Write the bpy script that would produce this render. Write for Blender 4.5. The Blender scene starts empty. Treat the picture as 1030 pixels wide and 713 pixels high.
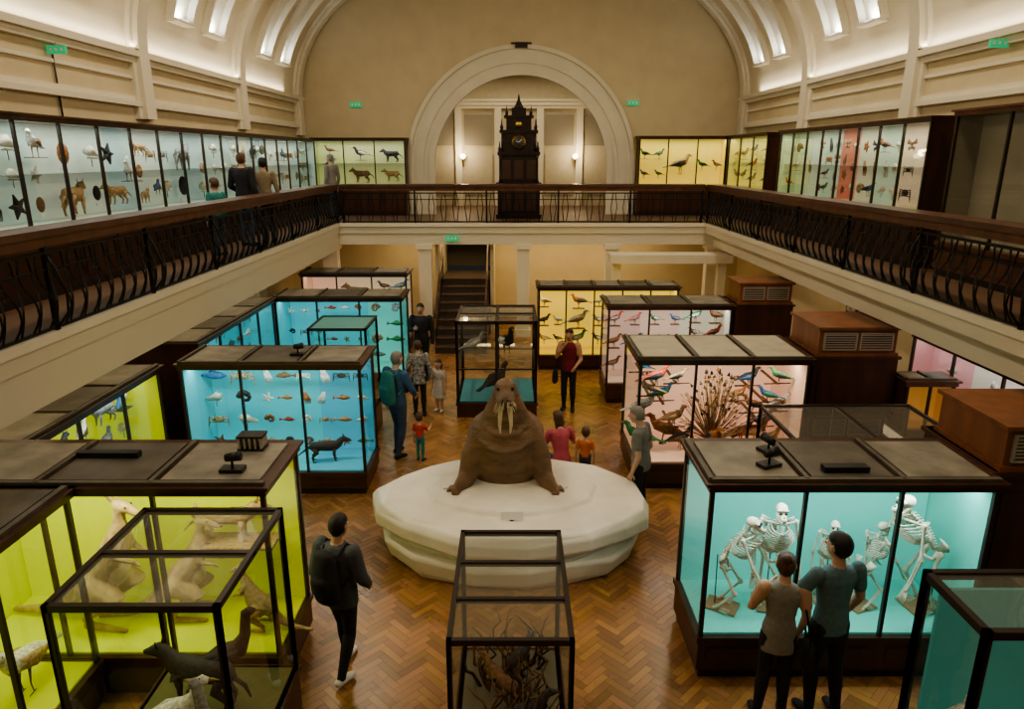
import bpy, bmesh, math, random
import numpy as np
from mathutils import Vector, Matrix
from mathutils.bvhtree import BVHTree
random.seed(7)
S=bpy.context.scene
try:
    S.view_settings.view_transform='AgX'
    S.view_settings.look='AgX - Medium High Contrast'
    S.cycles.transparent_max_bounces=24
except Exception as e: print(e)

# ---------------------------------------------------------------- materials
_mc={}
def M(name,col,rough=.6,metal=0,emit=None,es=0,var=.0,vs=6,bump=0,bs=20,spec=.5,stretch=None):
    if name in _mc: return _mc[name]
    m=bpy.data.materials.new(name); m.use_nodes=True
    nt=m.node_tree; b=nt.nodes['Principled BSDF']
    b.inputs['Base Color'].default_value=(*col,1)
    b.inputs['Roughness'].default_value=rough; b.inputs['Metallic'].default_value=metal
    b.inputs['Specular IOR Level'].default_value=spec
    if es>0:
        b.inputs['Emission Color'].default_value=(*(emit or col),1); b.inputs['Emission Strength'].default_value=es
    if var>0 or bump>0:
        tc=nt.nodes.new('ShaderNodeTexCoord'); mp=nt.nodes.new('ShaderNodeMapping')
        if stretch: mp.inputs['Scale'].default_value=stretch
        nz=nt.nodes.new('ShaderNodeTexNoise'); nz.inputs['Scale'].default_value=vs; nz.inputs['Detail'].default_value=4
        nt.links.new(tc.outputs['Object'],mp.inputs[0]); nt.links.new(mp.outputs[0],nz.inputs['Vector'])
        if var>0:
            cr=nt.nodes.new('ShaderNodeValToRGB')
            cr.color_ramp.elements[0].position=.3; cr.color_ramp.elements[1].position=.7
            cr.color_ramp.elements[0].color=(*[c*(1-var) for c in col],1)
            cr.color_ramp.elements[1].color=(*[min(1,c*(1+var)) for c in col],1)
            nt.links.new(nz.outputs['Fac'],cr.inputs[0]); nt.links.new(cr.outputs[0],b.inputs['Base Color'])
        if bump>0:
            n2=nt.nodes.new('ShaderNodeTexNoise'); n2.inputs['Scale'].default_value=bs; n2.inputs['Detail'].default_value=5
            nt.links.new(mp.outputs[0],n2.inputs['Vector'])
            bp=nt.nodes.new('ShaderNodeBump'); bp.inputs['Strength'].default_value=bump; bp.inputs['Distance'].default_value=.02
            nt.links.new(n2.outputs['Fac'],bp.inputs['Height']); nt.links.new(bp.outputs[0],b.inputs['Normal'])
    _mc[name]=m; return m
def glassmat(name='case_glass',haze=0):
    m=bpy.data.materials.new(name); m.use_nodes=True; nt=m.node_tree; nt.nodes.clear()
    o=nt.nodes.new('ShaderNodeOutputMaterial'); mx=nt.nodes.new('ShaderNodeMixShader')
    t=nt.nodes.new('ShaderNodeBsdfTransparent'); t.inputs[0].default_value=(.94,.965,.95,1)
    g=nt.nodes.new('ShaderNodeBsdfGlossy'); g.inputs['Roughness'].default_value=.03
    lw=nt.nodes.new('ShaderNodeLayerWeight'); lw.inputs[0].default_value=.5
    pw=nt.nodes.new('ShaderNodeMath'); pw.operation='POWER'; pw.inputs[1].default_value=4
    ma=nt.nodes.new('ShaderNodeMath'); ma.operation='MULTIPLY_ADD'; ma.inputs[1].default_value=.7; ma.inputs[2].default_value=.05
    nt.links.new(lw.outputs['Facing'],pw.inputs[0]); nt.links.new(pw.outputs[0],ma.inputs[0])
    src=t.outputs[0]
    if haze:
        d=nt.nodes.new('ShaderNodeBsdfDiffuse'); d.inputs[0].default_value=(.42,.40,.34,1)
        m2=nt.nodes.new('ShaderNodeMixShader'); m2.inputs[0].default_value=haze
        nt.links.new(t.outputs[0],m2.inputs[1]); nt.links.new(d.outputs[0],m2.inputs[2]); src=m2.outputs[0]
    nt.links.new(ma.outputs[0],mx.inputs[0]); nt.links.new(src,mx.inputs[1]); nt.links.new(g.outputs[0],mx.inputs[2])
    nt.links.new(mx.outputs[0],o.inputs[0]); return m
GLASS=glassmat(); HAZE=glassmat('painted_haze_glass',.22)  # second glass mixes in grey to imitate reflected haze on case tops
WOOD=M('dark_mahogany',(.060,.024,.013),.35,var=.35,vs=5,stretch=(1,1,.15))
WOOD2=M('mahogany',(.12,.050,.028),.4,var=.3,vs=5,stretch=(1,1,.15))
VENTW=M('ventilation_box_wood',(.22,.088,.04),.4,var=.25,vs=5,stretch=(1,1,.15))
RAILW=M('handrail_wood',(.10,.048,.032),.35,var=.3,vs=3)
FRAME=M('dark_frame',(.030,.020,.015),.4)
IRON=M('black_iron',(.012,.012,.012),.45,metal=.3)
CREAM=M('cream_plaster',(.64,.55,.37),.75,var=.05,vs=2)
CREAML=M('white_plaster',(.76,.71,.58),.7,var=.04,vs=2)
VAULT=M('vault_plaster',(.70,.63,.48),.8,var=.05,vs=1.5)
TOPG=M('case_top_grey',(.22,.205,.165),.5,var=.3,vs=4)
TOPD=M('case_top_dark',(.10,.09,.07),.5,var=.3,vs=4)
TOPL=M('case_top_frosted',(.42,.38,.28),.4,es=.10,var=.15,vs=4)  # faint emission stands in for case light showing through the top
BONE=M('bone',(.66,.62,.50),.6,var=.1,vs=20)
IVORY=M('ivory',(.75,.66,.45),.4)
BLACK=M('black_plastic',(.015,.015,.016),.4)
WHITE=M('white_card',(.8,.8,.78),.6)
BRASS=M('brass',(.6,.4,.13),.3,metal=1)
STEEL=M('brushed_metal',(.5,.48,.42),.4,metal=.5)

# ---------------------------------------------------------------- mesh tools
def rt(pts,rads,n=8,ref=None,rnd=False):
    P=[Vector(p) for p in pts]
    R=[(r,r) if isinstance(r,(int,float)) else tuple(r) for r in rads]
    if rnd:
        d=(P[0]-P[1]).normalized(); a,b=R[0]; r=min(a,b)
        P=[P[0]+d*.87*r,P[0]+d*.5*r]+P; R=[(a*.5,b*.5),(a*.87,b*.87)]+R
        d2=(P[-1]-P[-2]).normalized(); a2,b2=R[-1]; r2=min(a2,b2); e=P[-1]
        P+= [e+d2*.5*r2,e+d2*.87*r2]; R+= [(a2*.87,b2*.87),(a2*.5,b2*.5)]
        tip0=pts and (Vector(pts[0])+d*r); tip1=e+d2*r2
    else: tip0=P[0].copy(); tip1=P[-1].copy()
    ov=(P[-1]-P[0])
    if ref is None:
        ref=Vector((0,1,0)) if (ov.length<1e-6 or abs(ov.normalized().z)>.75) else Vector((0,0,1))
    ref=Vector(ref)
    V=[];F=[]
    for i,p in enumerate(P):
        if i==0:t=P[1]-P[0]
        elif i==len(P)-1:t=P[-1]-P[-2]
        else:t=(P[i+1]-P[i]).normalized()+(P[i]-P[i-1]).normalized()
        if t.length<1e-9:t=Vector((0,0,1))
        t.normalize(); s=t.cross(ref)
        if s.length<1e-4: s=t.cross(Vector((1,0,0)))
        s.normalize(); u=s.cross(t)
        a,b=R[i]
        for k in range(n):
            an=2*math.pi*k/n
            V.append(p+s*a*math.cos(an)+u*b*math.sin(an))
    m=len(P)
    for i in range(m-1):
        for k in range(n):
            k2=(k+1)%n
            F.append((i*n+k,i*n+k2,(i+1)*n+k2,(i+1)*n+k))
    V.append(tip0);V.append(tip1);a=m*n
    for k in range(n):
        k2=(k+1)%n
        F.append((a,k2,k)); F.append((a+1,(m-1)*n+k,(m-1)*n+k2))
    return V,F
def ellp(c,r,n=12,m=8,rot=None):
    V=[];F=[];c=Vector(c)
    for i in range(1,m):
        th=math.pi*i/m
        for k in range(n):
            ph=2*math.pi*k/n
            v=Vector((r[0]*math.sin(th)*math.cos(ph),r[1]*math.sin(th)*math.sin(ph),r[2]*math.cos(th)))
            if rot: v=rot@v
            V.append(c+v)
    t=Vector((0,0,r[2]));
    if rot:t=rot@t
    V.append(c+t);V.append(c-t);a=(m-1)*n
    for i in range(m-2):
        for k in range(n):
            k2=(k+1)%n
            F.append((i*n+k,(i+1)*n+k,(i+1)*n+k2,i*n+k2))
    for k in range(n):
        k2=(k+1)%n
        F.append((a,k,k2));F.append((a+1,(m-2)*n+k2,(m-2)*n+k))
    return V,F
def boxg(x0,x1,y0,y1,z0,z1):
    V=[Vector(p) for p in ((x0,y0,z0),(x1,y0,z0),(x1,y1,z0),(x0,y1,z0),(x0,y0,z1),(x1,y0,z1),(x1,y1,z1),(x0,y1,z1))]
    F=[(0,3,2,1),(4,5,6,7),(0,1,5,4),(1,2,6,5),(2,3,7,6),(3,0,4,7)]
    return V,F
class MB:
    def __init__(s): s.v=[];s.f=[];s.mi=[];s.sm=[];s.mats=[];s.T=None
    def mm(s,mat):
        if mat not in s.mats: s.mats.append(mat)
        return s.mats.index(mat)
    def add(s,VF,mat,T=None,sm=False):
        V,F=VF;o=len(s.v);k=s.mm(mat)
        A=None
        if s.T is not None and T is not None: A=s.T@T
        elif s.T is not None: A=s.T
        elif T is not None: A=T
        if A is not None: V=[A@Vector(v) for v in V]
        s.v.extend([tuple(v) for v in V])
        for f in F:
            s.f.append(tuple(i+o for i in f)); s.mi.append(k); s.sm.append(sm)
    def box(s,x0,x1,y0,y1,z0,z1,mat,T=None): s.add(boxg(x0,x1,y0,y1,z0,z1),mat,T)
    def px(s,x,y0,y1,z0,z1,mat): s.add(([Vector(p) for p in ((x,y0,z0),(x,y1,z0),(x,y1,z1),(x,y0,z1))],[(0,1,2,3)]),mat)
    def py(s,y,x0,x1,z0,z1,mat): s.add(([Vector(p) for p in ((x0,y,z0),(x1,y,z0),(x1,y,z1),(x0,y,z1))],[(0,1,2,3)]),mat)
    def pz(s,z,x0,x1,y0,y1,mat): s.add(([Vector(p) for p in ((x0,y0,z),(x1,y0,z),(x1,y1,z),(x0,y1,z))],[(0,1,2,3)]),mat)
    def tube(s,p,r,mat,n=8,ref=None,rnd=False,T=None,sm=True): s.add(rt(p,r,n,ref,rnd),mat,T,sm)
    def ell(s,c,r,mat,n=12,m=8,rot=None,T=None): s.add(ellp(c,r,n,m,rot),mat,T,True)
    def obj(s,name,loc=(0,0,0),rz=0,parent=None):
        me=bpy.data.meshes.new(name); me.from_pydata(s.v,[],s.f)
        for m in s.mats: me.materials.append(m)
        me.polygons.foreach_set('material_index',s.mi); me.polygons.foreach_set('use_smooth',s.sm)
        me.update()
        o=bpy.data.objects.new(name,me); S.collection.objects.link(o)
        o.location=loc; o.rotation_euler=(0,0,rz)
        if parent: o.parent=parent
        return o
class Blob:
    def __init__(s): s.v=[];s.f=[];s.l=[]
    def add(s,VF,label):
        V,F=VF;o=len(s.v); s.v.extend([Vector(v) for v in V])
        for f in F: s.f.append(tuple(i+o for i in f)); s.l.append(label)
    def tube(s,p,r,label,n=12,ref=None,rnd=True): s.add(rt(p,r,n,ref,rnd),label)
    def ell(s,c,r,label,rot=None,n=14,m=10): s.add(ellp(c,r,n,m,rot),label)
    def build(s,voxel,smooth=3):
        me=bpy.data.meshes.new('tmp'); me.from_pydata([tuple(v) for v in s.v],[],s.f)
        bm=bmesh.new(); bm.from_mesh(me); bmesh.ops.recalc_face_normals(bm,faces=bm.faces); bm.to_mesh(me); bm.free()
        o=bpy.data.objects.new('tmp',me); S.collection.objects.link(o)
        r=o.modifiers.new('r','REMESH'); r.mode='VOXEL'; r.voxel_size=voxel
        sm=o.modifiers.new('s','SMOOTH'); sm.factor=.5; sm.iterations=smooth
        dg=bpy.context.evaluated_depsgraph_get(); dg.update()
        ev=o.evaluated_get(dg); em=ev.to_mesh()
        V=[v.co.copy() for v in em.vertices]; F=[tuple(p.vertices) for p in em.polygons]
        C=[p.center.copy() for p in em.polygons]
        ev.to_mesh_clear(); bpy.data.objects.remove(o); bpy.data.meshes.remove(me)
        bv=BVHTree.FromPolygons(s.v,s.f)
        L=[]
        for c in C:
            h=bv.find_nearest(c); L.append(s.l[h[2]] if h[2] is not None else s.l[0])
        return V,F,L
    def into(s,mb,mats,voxel,smooth=3,T=None):
        V,F,L=s.build(voxel,smooth)
        if T is not None: V=[T@v for v in V]
        o=len(mb.v); mb.v.extend([tuple(v) for v in V])
        for f,l in zip(F,L):
            mb.f.append(tuple(i+o for i in f)); mb.mi.append(mb.mm(mats[l])); mb.sm.append(True)

def area(name,loc,rot,sx,sy,W,col):
    l=bpy.data.lights.new(name,'AREA'); l.shape='RECTANGLE'; l.size=sx; l.size_y=sy; l.energy=W; l.color=col
    o=bpy.data.objects.new(name,l); S.collection.objects.link(o); o.location=loc; o.rotation_euler=rot; return o

# ---------------------------------------------------------------- room
XC=.27; XL=-6.33; XR=6.87; Y0=-3.0; YB=22.0; ZB=3.1
WL=-4.6; WR=5.15; YF=18.7
def floor():
    w=.078;n=4
    V=[];F=[];col=[]
    ca=math.cos(math.pi/4)
    def rect(x,y,a,b):
        g=.018
        c=[(x+g,y+g),(x+a-g,y+g),(x+a-g,y+b-g),(x+g,y+b-g)]
        cx=(x+a/2)*w;cy=(y+b/2)*w
        wx=(cx-cy)*ca+XC; wy=(cx+cy)*ca+9
        if wx<XL-.1 or wx>XR+.1 or wy<Y0 or wy>YB+.2: return
        o=len(V)
        for (px,py) in c:
            px*=w;py*=w
            V.append(((px-py)*ca+XC,(px+py)*ca+9,0))
        F.append((o,o+1,o+2,o+3))
        k=random.uniform(.68,1.2); h=random.uniform(-.05,.05)
        col.append((.36*k,.185*k*(1+h),.070*k*(1-2*h)))
    R=int(16/w)
    for y in range(-R,R):
        m0=int((-R-y)/(2*n))-1
        for m in range(m0,int((R-y)/(2*n))+1):
            rect(y+2*n*m,y,n,1)
    for x in range(-R,R):
        m0=int((-R-x)/(2*n))-1
        for m in range(m0,int((R-x)/(2*n))+2):
            rect(x,x-(2*n-1)+2*n*m,1,n)
    o=len(V); V+= [(XL-.2,Y0-.2,-.004),(XR+.2,Y0-.2,-.004),(XR+.2,YB+.3,-.004),(XL-.2,YB+.3,-.004)]
    F.append((o,o+1,o+2,o+3)); col.append((.05,.025,.012))
    me=bpy.data.meshes.new('floor'); me.from_pydata(V,[],F)
    at=me.attributes.new('plank','FLOAT_COLOR','FACE')
    at.data.foreach_set('color',[c for t in col for c in (*t,1)])
    m=M('herringbone_parquet',(.2,.1,.04),.28)
    nt=m.node_tree;b=nt.nodes['Principled BSDF']
    a=nt.nodes.new('ShaderNodeAttribute'); a.attribute_name='plank'
    nz=nt.nodes.new('ShaderNodeTexNoise'); nz.inputs['Scale'].default_value=.9; nz.inputs['Detail'].default_value=5
    tc=nt.nodes.new('ShaderNodeTexCoord'); nt.links.new(tc.outputs['Object'],nz.inputs['Vector'])
    mr=nt.nodes.new('ShaderNodeMapRange'); mr.inputs[1].default_value=.3;mr.inputs[2].default_value=.7;mr.inputs[3].default_value=.65;mr.inputs[4].default_value=1.25
    nt.links.new(nz.outputs['Fac'],mr.inputs[0])
    vm=nt.nodes.new('ShaderNodeVectorMath'); vm.operation='SCALE'
    nt.links.new(a.outputs['Color'],vm.inputs[0]); nt.links.new(mr.outputs[0],vm.inputs['Scale'])
    nt.links.new(vm.outputs[0],b.inputs['Base Color'])
    mr2=nt.nodes.new('ShaderNodeMapRange'); mr2.inputs[3].default_value=.18;mr2.inputs[4].default_value=.38
    nt.links.new(nz.outputs['Fac'],mr2.inputs[0]); nt.links.new(mr2.outputs[0],b.inputs['Roughness'])
    me.materials.append(m)
    ob=bpy.data.objects.new('floor',me); S.collection.objects.link(ob)
floor()

def simple(name,boxes,mat):
    mb=MB()
    for b in boxes:
        mb.box(*b[:6],b[6] if len(b)>6 else mat)
    return mb.obj(name)
simple('wall_left',[(XL-.2,XL,Y0,YB+.2,0,6.5)],CREAM)
simple('wall_right',[(XR,XR+.2,Y0,YB+.2,0,6.5)],CREAM)
simple('wall_near',[(XL-.2,XR+.2,Y0-.2,Y0,0,11)],CREAM)
simple('trim_1',[(XL,XL+.10,Y0,YB,5.62,5.70),(XL,XL+.05,Y0,YB,5.70,5.78),(XL,XL+.16,Y0,YB,6.40,6.5),(XL,XL+.09,Y0,YB,6.30,6.40),(XL,XL+.04,Y0,YB,6.05,6.10)],CREAML)
simple('trim_2',[(XR-.10,XR,Y0,YB,5.62,5.70),(XR-.05,XR,Y0,YB,5.70,5.78),(XR-.16,XR,Y0,YB,6.40,6.5),(XR-.09,XR,Y0,YB,6.30,6.40),(XR-.04,XR,Y0,YB,6.05,6.10)],CREAML)
A=6.6;B=4.25;ZV=6.5
def prof(off,t):
    return (XC-(A-off)*math.cos(t), ZV+(B-off)*math.sin(t))
def vaultstrip(mb,off,y0,y1,mat,t0=0,t1=math.pi,n=48,sides=True,back=0):
    V=[];F=[]
    for i in range(n+1):
        t=t0+(t1-t0)*i/n
        x,z=prof(off,t); xb,zb=prof(back,t)
        V+= [(x,y0,z),(x,y1,z),(xb,y0,zb),(xb,y1,zb)]
    for i in range(n):
        a=i*4;b=a+4
        F.append((a,a+1,b+1,b))
        if sides: F+= [(a,b,b+2,a+2),(a+1,a+3,b+3,b+1)]
    F.append((0,2,3,1)); e=n*4; F.append((e,e+1,e+3,e+2))
    mb.add((V,F),mat,sm=False)
mb=MB(); vaultstrip(mb,0,Y0,YB+.2,VAULT,back=-.2)
mb.obj('ceiling')
mb=MB()
for yr in (-.9,3.6,8.1,12.6,17.1,21.65):
    vaultstrip(mb,.16,yr-.16,yr+.16,CREAML)
    vaultstrip(mb,.08,yr-.26,yr+.26,CREAML)
    for sx in (-1,1):
        X=XC+sx*6.6
        mb.box(min(X,X-sx*.165),max(X,X-sx*.165),yr-.16,yr+.16,5.42,6.53,CREAML)
        mb.box(min(X,X-sx*.085),max(X,X-sx*.085),yr-.26,yr+.26,5.42,6.53,CREAML)
mb.obj('trim_3')
LGT=M('skylight_glow',(.8,.85,.9),.5,emit=(.85,.92,1),es=1.2)
mb=MB()
for i,yr in enumerate((3.6,8.1,12.6,17.1)):
    for j in (1,2):
        yc=yr+4.5*j/3.0
        for sgn in (0,1):
            t0,t1=(.17,.85) if sgn==0 else (math.pi-.85,math.pi-.17)
            vaultstrip(mb,.14,yc-.44,yc-.38,CREAML,t0,t1,10)
            vaultstrip(mb,.14,yc+.38,yc+.44,CREAML,t0,t1,10)
            ta=.19 if sgn==0 else math.pi-.19
            x,z=prof(.18,ta); sx=-1 if sgn==0 else 1
            mb.box(min(x,x+sx*.24),max(x,x+sx*.24),yc-.38,yc+.38,z-.10,z-.05,CREAML)
            mb.box(min(x+sx*.02,x+sx*.14),max(x+sx*.02,x+sx*.14),yc-.15,yc+.15,z-.05,z-.02,LGT)
            if yr>3.7:
                area('uplight_lamp',(x+sx*.08,yc,z+.0),(math.pi,0,0),.12,.3,6.5,(.88,.94,1))
mb.obj('trim_4')
AR=2.7; AZ=4.5
mb=MB()
V=[];F=[];n=64
def rectray(t):
    dx=-math.cos(t);dz=math.sin(t); W=6.8;Hh=6.6
    k=min(W/max(1e-6,abs(dx)),Hh/max(1e-6,dz)) ; return (XC+dx*k,AZ+dz*k)
for i in range(n+1):
    t=math.pi*i/n
    x,z=XC-AR*math.cos(t),AZ+AR*math.sin(t); xo,zo=rectray(t)
    V+= [(x,YB,z),(xo,YB,zo),(x,YB+.5,z)]
for i in range(n):
    a=i*3;b=a+3
    F+= [(a,b,b+1,a+1),(a,a+2,b+2,b)]
mb.add((V,F),CREAM)
mb.box(XC-6.6,XC-AR,YB,YB+.5,ZB,AZ,CREAM); mb.box(XC+AR,XC+6.6,YB,YB+.5,ZB,AZ,CREAM)
mb.obj('wall_back')
mb=MB()
def archband(r0,r1,y0,y1,mat):
    V=[];F=[];n=64
    ang=[math.pi*i/n for i in range(n+1)]
    rows=[]
    def row(cx0,z0,cx1,z1): return [(cx0,y1,z0),(cx0,y0,z0),(cx1,y0,z1),(cx1,y1,z1)]
    rows.append(row(XC-r0,3.1,XC-r1,3.1))
    for t in ang: rows.append(row(XC-r0*math.cos(t),AZ+r0*math.sin(t),XC-r1*math.cos(t),AZ+r1*math.sin(t)))
    rows.append(row(XC+r0,3.1,XC+r1,3.1))
    for r in rows: V+=r
    for i in range(len(rows)-1):
        for k in range(3):
            F.append((i*4+k,i*4+k+1,i*4+4+k+1,i*4+4+k))
    mb.add((V,F),mat)
archband(2.66,3.42,YB-.06,YB+.02,CREAML)
archband(2.62,2.78,YB-.14,YB+.02,CREAML)
archband(2.95,3.2,YB-.10,YB+.02,CREAML)
archband(3.34,3.46,YB-.13,YB+.02,CREAML)
mb.box(XC-.18,XC+.18,YB-.2,YB,7.85,8.0,FRAME); mb.box(XC-.3,XC+.3,YB-.16,YB,7.95,8.0,FRAME)
mb.obj('trim_5')
RW=M('recess_plaster',(.55,.49,.36),.8,var=.05)
RP=M('recess_panel',(.30,.27,.21),.7)
bx=[(-4.6,5.2,26,26.2,3.1,7.6,RW),(-4.8,-4.6,22.5,26.2,3.1,7.6,RW),(5.2,5.4,22.5,26.2,3.1,7.6,RW),(-4.8,5.4,22.5,26.2,7.6,7.8,RW),
    (-4.6,5.2,25.8,26,6.55,6.68,CREAML),(-4.6,5.2,25.85,26,6.45,6.55,CREAML),(-4.6,5.2,25.75,26,6.68,6.75,CREAML)]
for xx in (-3.2,-1.9,-.5,1.0,2.4,3.7):
    bx.append((xx-.12,xx+.12,25.86,26,3.1,6.45,CREAML))
for xa,xb in ((-3.0,-2.1),(-1.7,-.7),(1.2,2.2),(2.6,3.5)):
    bx.append((xa,xb,25.96,26.0,5.2,6.25,RP)); bx.append((xa,xb,25.96,26.0,3.5,4.9,RW))
simple('wall_recess',bx,RW)
FAS=M('balcony_fascia',(.70,.65,.52),.6)
LINO=M('balcony_floor_wood',(.14,.08,.045),.5)
mb=MB()
mb.box(XL,WL,Y0,YB,2.85,ZB-.02,FAS); mb.box(WR,XR,Y0,YB,2.85,ZB-.02,FAS)
mb.box(WL,WR,YF,26,2.85,ZB-.02,FAS); mb.box(WL,WR,Y0,.8,2.85,ZB-.02,FAS)
mb.box(XL,WL,Y0,YB,ZB-.02,ZB,LINO); mb.box(WR,XR,Y0,YB,ZB-.02,ZB,LINO); mb.box(WL,WR,YF,26,ZB-.02,ZB,LINO); mb.box(WL,WR,Y0,.8,ZB-.02,ZB,LINO)
mb.box(WL-.02,WL+.05,.8,YF,3.03,3.12,CREAML); mb.box(WR-.05,WR+.02,.8,YF,3.03,3.12,CREAML); mb.box(WL,WR,YF-.05,YF+.02,3.03,3.12,CREAML)
mb.box(WL-.32,WL-.04,Y0,YF+.3,2.42,2.85,FAS); mb.box(WR+.25,WR+.55,Y0,YF+.3,2.5,2.85,FAS); mb.box(WL-.3,WR+.3,YF+.04,YF+.34,2.55,2.85,FAS)
mb.obj('balcony_gallery')
simple('trim_6',[(XL,WL-.32,y-.12,y+.12,2.6,2.85) for y in (8.1,12.6,17.1)]+[(WR+.55,XR,y-.12,y+.12,2.6,2.85) for y in (8.1,12.6,17.1)],CREAML)
def balustrade(name,p0,p1,inn,sp=.125,style=0):
    p0=Vector(p0);p1=Vector(p1);L=(p1-p0).length;d=(p1-p0).normalized();inn=Vector(inn)
    mb=MB()
    def P(s,o,z): 
        q=p0+d*s+inn*o; return (q.x,q.y,z)
    def bar(s0,s1,o0,o1,z0,z1,mat):
        a=P(s0,o0,z0);b=P(s1,o1,z1)
        mb.box(min(a[0],b[0]),max(a[0],b[0]),min(a[1],b[1]),max(a[1],b[1]),min(z0,z1),max(z0,z1),mat)
    bar(0,L,-.34,.06,4.05,4.12,RAILW); bar(0,L,-.28,.02,3.95,4.05,WOOD2)
    bar(0,L,-.015,.015,3.14,3.17,IRON); bar(0,L,-.015,.015,3.88,3.91,IRON); bar(0,L,-.01,.01,3.72,3.74,IRON)
    k=0;s=.06
    while s<L:
        sg=1 if k%2==0 else -1
        if style==0:
            pts=[];N=8
            for i in range(N+1):
                u=i/N; z=3.15+.75*u
                pts.append(P(s+sg*.035*math.sin(2*math.pi*u)+sg*.02*(1-u),.085*math.sin(math.pi*min(1,u*1.5))*(1 if u<.66 else 1),z))
            mb.tube(pts,[.0125]*len(pts),IRON,n=4,sm=False)
            if k%4==1:
                c=[]
                for i in range(9):
                    a=i/8*1.6*math.pi; c.append(P(s+.05+.035*math.cos(a),.04,3.6+.05*math.sin(a)))
                mb.tube(c,[.008]*9,IRON,n=4,sm=False)
        else:
            pts=[P(s+sg*.05*(abs(u-.5)*2),.03,3.15+.75*u) for u in [i/6 for i in range(7)]]
            mb.tube(pts,[.010]*7,IRON,n=4,sm=False)
        k+=1; s+=sp
    s=.05
    while s<L+.01:
        a=P(s,0,0); mb.box(a[0]-.022,a[0]+.022,a[1]-.022,a[1]+.022,3.1,3.96,IRON)
        pts=[P(s,.02,3.15),P(s,.14,3.3),P(s,.16,3.5),P(s,.08,3.75),P(s,.0,3.9)]
        mb.tube(pts,[.014]*5,IRON,n=5)
        s+=(L-.1)/round((L-.1)/1.9)
    return mb.obj(name)
balustrade('iron_balustrade',(WL,.9,0),(WL,YF,0),(1,0,0))
balustrade('iron_balustrade',(WR,.9,0),(WR,YF,0),(-1,0,0))
balustrade('iron_balustrade',(WL+.1,YF,0),(WR-.1,YF,0),(0,-1,0),sp=.16,style=1)

simple('wall_lower_back',[(XL,-2.0,21.2,21.4,0,2.85),(-.6,XR,21.2,21.4,0,2.85),(-2.0,-.6,21.2,21.4,2.35,2.85),
      (-2.1,-2.0,19.1,21.2,0,2.85),(-.6,-.5,19.1,21.2,0,2.85),(-2.1,-.5,22.6,22.7,1.4,2.85,RP)],CREAM)
mb=MB()
for x,w in ((-2.35,.17),(.3,.17),(2.7,.17),(-4.9,.2),(5.45,.2)):
    mb.box(x-w,x+w,YF+.04,YF+.34,0,2.55,CREAML); mb.box(x-w-.05,x+w+.05,YF,YF+.38,2.42,2.55,CREAML); mb.box(x-w-.05,x+w+.05,YF,YF+.38,0,.2,CREAML)
mb.obj('support_columns')
mb=MB()
for y in (3.6,8.1,12.6,17.1):
    mb.box(XR-.14,XR,y-.25,y+.25,0,2.85,CREAML); mb.box(XL,XL+.14,y-.25,y+.25,0,2.85,CREAML)
mb.obj('trim_7')
mb=MB(); STAIR=M('stair_dark',(.07,.05,.04),.5)
for i in range(9):
    mb.box(-1.95,-.65,17.0+i*.29,17.0+9*.29+1.2,i*.17,(i+1)*.17,STAIR)
    mb.box(-1.95,-.65,16.98+i*.29,17.03+i*.29,(i+1)*.17-.03,(i+1)*.17+.004,WOOD2)
mb.tube([(-1.93,17,.95),(-1.93,19.6,2.45)],[.03,.03],WOOD2); mb.tube([(-.67,17,.95),(-.67,19.6,2.45)],[.03,.03],WOOD2)
for i in range(9):
    for x in (-1.93,-.67): mb.tube([(x,17.1+i*.29,(i+1)*.17),(x,17.1+i*.29,.98+(i+.3)*.167)],[.012,.012],IRON,n=5)
mb.obj('staircase')
simple('ventilation_duct',[(2.5,5.6,17.6,18.2,2.2,2.42,CREAML),(2.6,2.8,17.8,18.0,0,2.2,CREAML),(5.3,5.5,17.8,18.0,0,2.2,CREAML)],CREAML)

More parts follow.
